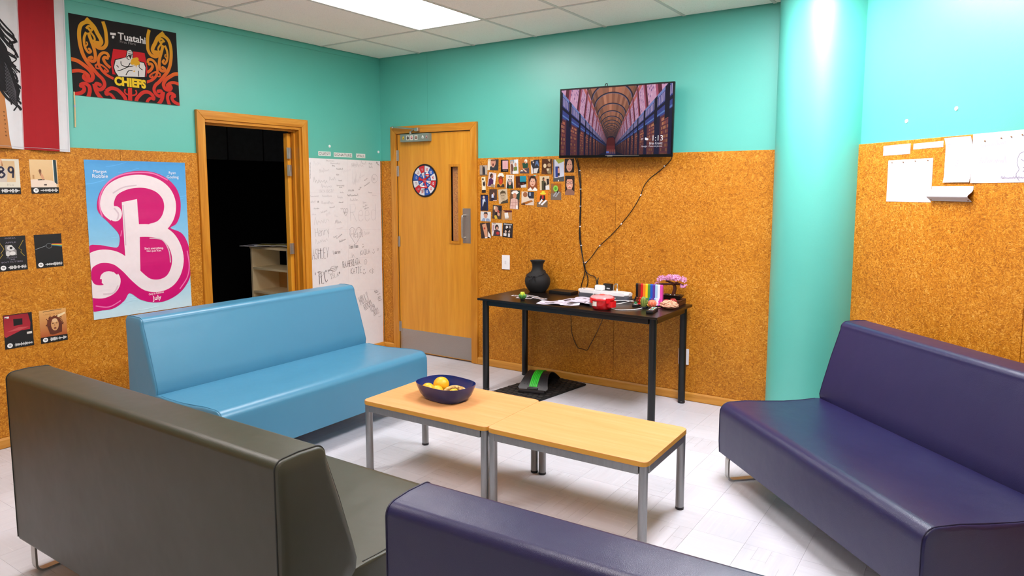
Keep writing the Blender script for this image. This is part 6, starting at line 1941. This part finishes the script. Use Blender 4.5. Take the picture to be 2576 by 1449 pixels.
# white leads
def cord(label, pts, r, mat=M_WHITEPL, name='lead'):
    bm = BM(); tube(bm, smoothpath(pts, 6), r, 7)
    o = obj(name, bm, mat, angle=80); tag(o, label, 'cable', 'loose leads on the desk')
    return o
Zc = DZ + 0.003
cord('white lead looping across the desk from the red lunch box to the coloured toys', [(2.56, -0.468, Zc), (2.655, -0.545, Zc), (2.72, -0.53, Zc), (2.78, -0.44, Zc), (2.775, -0.35, Zc), (2.72, -0.27, Zc), (2.66, -0.22, Zc + .004), (2.58, -0.20, Zc + .006), (2.52, -0.24, Zc + .006), (2.46, -0.28, Zc)], 0.0028)
cord('white lead curling in front of the power board', [(2.44, -0.215, Zc + .011), (2.50, -0.33, Zc), (2.57, -0.34, Zc), (2.63, -0.25, Zc + .014), (2.66, -0.14, Zc + .02)], 0.0026)
cord('short black lead behind the right end of the power board', [(2.60, -0.20, Zc + .012), (2.63, -0.13, Zc + .02), (2.66, -0.06, Zc + .03), (2.68, -0.05, Zc + .01)], 0.0026, M_BLACKPL)

# ---- red lunch box
t = thing('lunch_box', 'round red lunch box with a clear lid and a side handle', 'lunch box', (2.565, -0.555, DZ), 0)
M_RED = plain('glossy red plastic', '#d3151c', 0.25, var=0.06, coat=0.3)
obj('tub', lathe(BM(), [(0.052, 0.0), (0.058, 0.003), (0.070, 0.022), (0.0755, 0.048), (0.0765, 0.066), (0.073, 0.066), (0.068, 0.03), (0.0, 0.012)], 44), M_RED, t, angle=50)
obj('rim', lathe(BM(), [(0.0775, 0.062), (0.082, 0.063), (0.083, 0.068), (0.082, 0.074), (0.079, 0.078), (0.076, 0.074)], 44), M_RED, t, angle=50)
mlid, nt, b = newmat('clear pinkish lid'); b.inputs['Base Color'].default_value = (*lin('#f0b9bd'), 1); b.inputs['Roughness'].default_value = 0.08; b.inputs['Alpha'].default_value = 0.62
obj('lid', lathe(BM(), [(0.0785, 0.0745), (0.076, 0.084), (0.068, 0.090), (0.040, 0.094), (0.0, 0.0945)], 44, close=False), mlid, t, angle=60)
obj('lid_vent', lathe(BM(), [(0.020, 0.0935), (0.020, 0.097), (0.016, 0.099), (0, 0.0985)], 24), plain('vent red', '#dd5a58', 0.3), t)
for a in (-2.2, 0.95, -0.62):
    o = obj('clip', bx(-0.014, 0.014, -0.004, 0.006, -0.020, 0.014, 0.002, 1), M_RED, t)
    o.location = (0.081 * math.cos(a - 0.0), 0.081 * math.sin(a), 0.066); o.rotation_euler = (0, 0, a - PI / 2)
bm = BM()
ha = math.radians(-14)
P_ = [(0.070, z, 0) for z in ()]
hp = []
for u, v in ((-0.024, 0.068), (-0.024, 0.094), (-0.014, 0.104), (0.014, 0.104), (0.024, 0.094), (0.024, 0.068)):
    hp.append((v * math.cos(ha) - u * math.sin(ha), v * math.sin(ha) + u * math.cos(ha), 0.042))
flatbar(bm, smoothpath(hp, 4), 0.040, 0.005, (0, 0, 1))
obj('handle', bm, M_RED, t, angle=60)
p = Print(0.046, 0.032, None, '#e9e2d8', 0.0004, (0, 10, lambda x: -x * x * 6.3))
p.rect(.05, .1, .3, .9, '#d98a6a'); p.stroke([(.08, .15), (.2, .5), (.28, .85)], .03, '#e9e2d8', smooth=0); p.rect(.4, .1, .95, .9, '#efe9df')
o = p.build('product_label', M_PRINT, (10, 2)); o.parent = t
la = math.radians(-108)
rr_ = 0.0745
o.matrix_local = Matrix.Translation((rr_ * math.cos(la), rr_ * math.sin(la), 0.043)) @ Matrix(((-math.sin(la), 0, math.cos(la), 0), (math.cos(la), 0, math.sin(la), 0), (0, 1, 0, 0), (0, 0, 0, 1)))

# ---- rainbow of toy bricks with a peg figure before each strip
RC = ['#161414', '#6b3218', '#cc1f1f', '#e8862a', '#eeca1e', '#1e9a3c', '#2358c0', '#5a3a94', '#a9cdea', '#ecebf0', '#d94aa8']
RCN = ['black', 'brown', 'red', 'orange', 'yellow', 'green', 'blue', 'violet', 'pale blue', 'white', 'pink']
t = thing('brick_rainbow', 'toy brick display of eleven coloured strips at the right of the desk', 'toy', (2.768, -0.240, DZ), math.radians(6))
obj('base', bx(-0.100, 0.100, -0.065, 0.030, 0.0, 0.010, 0.001, 1), M_BLACKPL, t)
for k, c in enumerate(RC):
    x = -0.095 + 0.190 / 11 * (k + .5)
    m = plain('toy ' + RCN[k], c, 0.28, var=0.03)
    bm = BM(); hw = 0.190 / 22 - 0.0004
    prism(bm, [(-0.060, 0.0105), (0.020, 0.0105), (0.020, 0.135), (0.012, 0.146), (0.0, 0.148), (-0.004, 0.140), (-0.006, 0.020), (-0.060, 0.016)], x - hw, x + hw, axis='x')
    obj('colour_strip', bm, m, t, smooth=False)
def figure(k, x, y):
    c = RC[k]
    q = thing('peg_figure', RCN[k] + ' toy peg figure standing before the strip of its own colour', 'toy figure', (x, y, DZ + 0.0165), math.radians(6), 'peg figures before the colour strips')
    m = plain('toy ' + RCN[k], c, 0.28, var=0.03)
    bm = BM(); prism(bm, [(-0.0075, 0.014), (0.0075, 0.014), (0.0058, 0.028), (-0.0058, 0.028)], -0.0038, 0.0038, 0.0006, 1, axis='y'); obj('torso', bm, m, q)
    for s_ in (-1, 1):
        obj('leg', bx(s_ * 0.0038 - 0.0035, s_ * 0.0038 + 0.0035, -0.0045, 0.004, 0.0, 0.0138, 0.0005, 1), m, q)
        bm = BM(); tube(bm, [(s_ * 0.0062, 0, 0.0265), (s_ * 0.0095, -0.001, 0.019), (s_ * 0.0098, -0.006, 0.0145)], 0.0023, 6); obj('arm', bm, m, q)
    obj('head', lathe(BM(), [(0.003, 0.028), (0.0048, 0.0292), (0.0052, 0.031), (0.0052, 0.0365), (0.0046, 0.0385), (0, 0.039)], 14), m, q)
    obj('hair', ball(BM(), (0, 0.0012, 0.0372), 0.0066, 1, 1, 0.75, 12, 8), m, q, angle=80)
for k in range(11):
    u = -0.095 + 0.190 / 11 * (k + .5); v = -0.034 - 0.016 * (k % 2)
    c, s_ = math.cos(math.radians(6)), math.sin(math.radians(6))
    figure(k, 2.768 + c * u - s_ * v, -0.240 + s_ * u + c * v)

# ---- small toy plants on black bases in front
def toybase(t, w=0.024):
    obj('base', bx(-w, w, -w, w, 0.0, 0.012, 0.001, 1), M_BLACKPL, t)
t = thing('toy_cactus', 'olive green toy cactus on a black base in front of the colour strips', 'toy plant', (2.785, -0.372, DZ)); toybase(t)
M_OL = plain('toy olive', '#7d8f45', 0.4)
bm = BM()
for k in range(7):
    a = 2 * PI * k / 7
    tube(bm, smoothpath([(0.008 * math.cos(a), 0.008 * math.sin(a), 0.012), (0.015 * math.cos(a), 0.015 * math.sin(a), 0.035), (0.013 * math.cos(a), 0.013 * math.sin(a), 0.060), (0.004 * math.cos(a), 0.004 * math.sin(a), 0.074)], 4), 0.0062, 6)
obj('stem', bm, M_OL, t, angle=80)
obj('arm', tube(BM(), smoothpath([(0.012, 0, .035), (0.026, 0, .040), (0.028, 0, .058)], 4), 0.006, 8), M_OL, t, angle=80)
t = thing('toy_daisy', 'tiny green and white toy flower left of the toy cactus', 'toy plant', (2.715, -0.345, DZ)); toybase(t, 0.018)
bm = BM()
for k in range(6):
    a = 2 * PI * k / 6; ball(bm, (0.011 * math.cos(a), 0.011 * math.sin(a), 0.017), 0.0055, 1, 1, .5, 8, 6)
obj('petals', bm, M_WHITEPL, t, angle=80)
obj('centre', ball(BM(), (0, 0, 0.025), 0.010, 1, 1, 1.1, 10, 8), plain('toy deep green', '#12703a', 0.4), t, angle=80)
def puff(label, x, y, c, r, name='toy_flower', n=7):
    t = thing(name, label, 'toy plant', (x, y, DZ)); toybase(t, 0.02)
    m = plain('petal ' + c, c, 0.4)
    for k in range(n):
        a = 2 * PI * k / n
        bm = BM(); tube(bm, smoothpath([(0.2 * r * math.cos(a), 0.2 * r * math.sin(a), 0.012), (.95 * r * math.cos(a), .95 * r * math.sin(a), 0.018 + .6 * r), (.8 * r * math.cos(a), .8 * r * math.sin(a), 0.016 + 1.5 * r), (.15 * r * math.cos(a), .15 * r * math.sin(a), 0.014 + 1.85 * r)], 4), r * .42, 7)
        obj('petal', bm, m, t, angle=80)
    obj('leaf', tube(BM(), smoothpath([(-r * .5, -.2 * r, .012), (-1.3 * r, -.5 * r, .022), (-1.6 * r, -.6 * r, .034)], 3), [.004, .005, .006, .006, .005, .003, .001], 6), plain('leaf orange green', '#c98f22' if r > .02 else '#4a7a35', 0.4), t, angle=80)
puff('round salmon orange toy pumpkin in front of the colour strips', 2.846, -0.366, '#ee7d5c', 0.021, 'toy_pumpkin')
puff('dark red toy flower behind the toy pumpkin', 2.894, -0.236, '#8f1f26', 0.017)
puff('brick red toy flower beside the tangle of peach yarn', 2.930, -0.206, '#a32f28', 0.019, 'toy_blossom', 6)

# ---- brown wooden box, bonsai on top
t = thing('wooden_box', 'low dark brown slatted wooden box under the toy bonsai', 'box', (2.885, -0.105, DZ), math.radians(2))
MBW = plain('dark brown wood', '#4a2414', 0.45, var=0.2)
obj('box_body', bx(-0.082, 0.075, -0.070, 0.070, 0.0, 0.030, 0.002, 1), MBW, t)
for k in range(5):
    obj('slat', bx(-0.084, 0.077, -0.072 + 0.0292 * k, -0.047 + 0.0292 * k, 0.0302, 0.037, 0.0015, 1), MBW, t)
t = thing('toy_bonsai', 'toy bonsai tree with pink blossom in a flat black pot', 'toy plant', (2.885, -0.120, DZ + 0.0375), math.radians(4))
bm = BM()
prism(bm, rrect(-0.062, 0.062, -0.030, 0.030, 0.004, 2), 0.006, 0.030)
for v in bm.verts:
    if v.co.z > 0.02:
        v.co.x *= 1.28; v.co.y *= 1.25
obj('pot', bm, plain('black pot', '#17110f', 0.3), t)
for sx in (-1, 1):
    obj('pot_foot', bx(sx * 0.045 - 0.008, sx * 0.045 + 0.008, -0.022, 0.022, 0.0, 0.0058), plain('black pot', '#17110f', 0.3), t, smooth=False)
bm = BM()
for k in range(26):
    r_ = random.Random(k); ball(bm, (r_.uniform(-.065, .065), r_.uniform(-.03, .03), 0.031), 0.005, 1, 1, .5, 6, 4)
obj('pebbles', bm, plain('pot pebbles', '#2c2320', 0.5), t, angle=80)
bm = BM()
for k in range(3):
    ball(bm, ((-.055, .0, .03)[k], (-.02, -.03, -.028)[k], 0.034), 0.005, 1, 1, .6, 6, 4)
obj('white_pebbles', bm, M_WHITEPL, t, angle=80)
MTR = plain('toy bark', '#4a2117', 0.45, var=0.25)
tp = smoothpath([(0.012, 0, 0.028), (0.016, 0, 0.05), (0.022, 0, 0.075), (0.016, 0, 0.10), (0.0, 0, 0.112)], 5)
obj('trunk', tube(BM(), tp, [0.014 - 0.0002 * k for k in range(len(tp))], 10), MTR, t, angle=80)
br = BM()
for pts in ([(0.0, 0, .108), (-.04, -.01, .104), (-.085, -.012, .100)], [(0.01, 0, .108), (.045, .0, .110), (.08, -.01, .102)], [(0.012, 0, .10), (.03, -.02, .115), (.05, -.03, .12)], [(.0, 0, .11), (-.03, .02, .12), (-.05, .02, .125)]):
    tube(br, smoothpath(pts, 4), 0.0085, 7)
obj('branch', br, MTR, t, angle=80)
bl = BM(); rb = random.Random(12)
def flower(c, r):
    ax = Vector((rb.uniform(-.6, .6), rb.uniform(-1, .2), rb.uniform(.2, 1))).normalized()
    u = ax.orthogonal().normalized(); w = ax.cross(u)
    ctr = bl.verts.new(Vector(c) + ax * r * .1)
    ring = []
    for k in range(10):
        a = 2 * PI * k / 10; rr = r if k % 2 == 0 else r * .45
        ring.append(bl.verts.new(Vector(c) + (u * math.cos(a) + w * math.sin(a)) * rr + ax * (r * .45 if k % 2 == 0 else 0)))
    for k in range(10):
        bl.faces.new((ctr, ring[k], ring[(k + 1) % 10]))
for k in range(230):
    u = rb.uniform(-1, 1)
    flower((u * .092, rb.uniform(-.045, .045), .136 + .014 * math.cos(u * 1.4) + rb.uniform(-.016, .016)), rb.uniform(.008, .012))
for k in range(26):
    flower((-.098 + rb.uniform(-.018, .012), -.015 + rb.uniform(-.02, .02), .098 + rb.uniform(-.018, .016)), rb.uniform(.007, .010))
for k in range(30):
    flower((.085 + rb.uniform(-.02, .02), -.012 + rb.uniform(-.02, .02), .098 + rb.uniform(-.012, .012)), rb.uniform(.007, .010))
mf, nt, b = newmat('pink blossom'); g = G(nt)
g.l(g.ramp(g.noise(g.coord(), 130, 2), [(0.35, '#c76fb0'), (0.5, '#e39fce'), (0.65, '#f3cfe4')]), b.inputs['Base Color']); b.inputs['Roughness'].default_value = 0.5
o = obj('blossoms', bl, mf, t, smooth=False); o['kind'] = 'stuff'

# ---- tangle of peach yarn and the remote control
t = thing('yarn_tangle', 'tangle of peach coloured yarn at the right end of the desk', 'yarn', (2.938, -0.302, DZ), 0)
ry = random.Random(8)
bm = BM()
ball(bm, (0, 0, 0.024), 0.052, 1.0, .72, .5, 16, 10)
obj('yarn_core', bm, plain('peach yarn', '#dd9a78', 0.9), t, angle=80)
for q in range(5):
    bm = BM(); pts = []
    th, ph = ry.uniform(0, 6), ry.uniform(.3, 1.2)
    for k in range(60):
        th += ry.uniform(.25, .9) * (1 if q % 2 else -1); ph += ry.uniform(-.45, .45)
        ph = max(.05, min(1.75, ph))
        R_ = 1.0 + ry.uniform(-.05, .12)
        pts.append((0.058 * R_ * math.sin(ph) * math.cos(th), 0.043 * R_ * math.sin(ph) * math.sin(th), max(.004, 0.024 + 0.030 * R_ * math.cos(ph))))
    tube(bm, smoothpath(pts, 4), 0.0024, 5)
    obj('yarn_strand', bm, plain('peach strand', '#eab394', 0.9), t, angle=80)
bm = BM(); tube(bm, smoothpath([(-0.05, -0.02, .005), (-0.068, -0.045, .006), (-0.06, -0.06, .004), (-0.085, -0.075, .004), (-.115, -.078, .004)], 5), 0.003, 5)
obj('loose_end', bm, plain('peach strand', '#eab394', 0.9), t, angle=80)
t = thing('remote_control', 'black remote control near the right front corner of the desk', 'remote', (2.893, -0.480, DZ), math.radians(-80))
bm = bx(-0.085, 0.085, -0.023, 0.023, 0.0, 0.020, 0.005, 3)
obj('remote_body', bm, M_BLACKPL, t)
for i in range(6):
    for j in range(3):
        c = ('#cfd2d6', '#7fd0b8', '#d0d4d8')[j] if i != 3 else ('#c44', '#8c8', '#dd6')[j].replace('#c44', '#c04040').replace('#8c8', '#80c080').replace('#dd6', '#d8d060')
        obj('button', bx(-0.068 + 0.021 * i, -0.057 + 0.021 * i, -0.014 + 0.0115 * j, -0.006 + 0.0115 * j, 0.0202, 0.0222, 0.0008, 1), plain('remote button ' + c, c, 0.5), t)

# ---- under the desk: rubber mat and back stretcher
MX, MY, MR = 1.955, -0.345, math.radians(-8)
t = thing('rubber_mat', 'black rubber mat with a raised scale pattern under the desk', 'mat', (MX, MY, 0), MR)
obj('mat_sheet', prism(BM(), rrect(-0.205, 0.205, -0.36, 0.31, 0.02, 4), 0.0, 0.010, 0.002, 1), plain('black rubber', '#141313', 0.8, var=0.2), t)
bm = BM()
for i in range(9):
    for j in range(14):
        x = -0.18 + 0.045 * i + (0.0225 if j % 2 else 0); y = -0.335 + 0.047 * j
        if abs(x) > 0.185 or y > 0.29:
            continue
        P_ = [(x + 0.020 * math.cos(a), y + 0.024 * math.sin(a)) for a in [PI * k / 5 for k in range(6)]] + [(x - 0.012, y - 0.013), (x, y - 0.019), (x + 0.012, y - 0.013)]
        prism(bm, P_, 0.0095, 0.0145)
o = obj('raised_scales', bm, plain('dark grey rubber', '#2a2726', 0.7, var=0.2), t, smooth=False); o['kind'] = 'stuff'  # scales in a lighter tone than the mat sheet
t = thing('back_stretcher', 'black arched back stretcher with a bright green strip, lying on the rubber mat', 'back stretcher', (1.935, -0.330, 0.0147), math.radians(15))
def arch(y): return 0.012 + 0.100 * (1 - (y / 0.19) ** 2)
ML = plain('black stretcher plastic', '#242022', 0.4, var=0.15)
def archstrip(bm, x0f, x1f, dz, th, n=22, y0=-0.19, y1=0.19):
    rows = []
    for k in range(n + 1):
        y = y0 + (y1 - y0) * k / n
        z = arch(y) + dz
        a, b_ = x0f(y), x1f(y)
        rows.append([bm.verts.new((a, y, z)), bm.verts.new((b_, y, z)), bm.verts.new((b_, y, z - th)), bm.verts.new((a, y, z - th))])
    for p, q in zip(rows, rows[1:]):
        for k in range(4):
            bm.faces.new((p[k], p[(k + 1) % 4], q[(k + 1) % 4], q[k]))
    bm.faces.new(rows[0]); bm.faces.new(rows[-1])
    return bm
wf_ = lambda y: 0.085 + 0.035 * (abs(y) / 0.19) ** 2 - (0.03 if abs(y) > .184 else 0)
obj('arched_plate', archstrip(BM(), lambda y: -wf_(y), wf_, 0.0, 0.005), ML, t, angle=50)
mg = plain('bright green foam', '#2fc42c', 0.45, var=0.05)
gs = None
for k in range(5):
    x = -0.030 + 0.0125 * k
    o = obj('green_rib', archstrip(BM(), lambda y: x, lambda y: x + 0.0105, 0.006, 0.0058, 22, -0.165, 0.165), mg, t, angle=50)
bm = BM()
for y, xs_ in ((-0.150, (-.07, -.05, .05, .07)), (-0.125, (-.085, -.062, .062, .085)), (-0.10, (-.07, -.05, .05, .07)), (-0.075, (-.078, .078)), (-0.05, (-.07, -.05, .05, .07))):
    for x in xs_:
        st = set(bm.verts); lathe(bm, [(0.0035, 0), (0.0035, 0.0012), (0.0015, 0.0016), (0, 0.0016)], 8)
        sl = math.atan2(-2 * 0.100 * y / 0.19 ** 2, 1)
        xform(bm, Matrix.Translation((x, y, arch(y))) @ Matrix.Rotation(sl, 4, 'X'), st)
obj('massage_points', bm, plain('point black', '#0b0a0b', 0.5), t)
for sy in (-1, 1):
    obj('base_bar', bx(-0.100, 0.100, sy * 0.20 - 0.016, sy * 0.20 + 0.016, 0.0, 0.022, 0.006, 2), ML, t)
obj('hinge_block', bx(-0.040, 0.040, -0.190, -0.168, 0.012, 0.032, 0.002, 1), ML, t)
bm = BM()
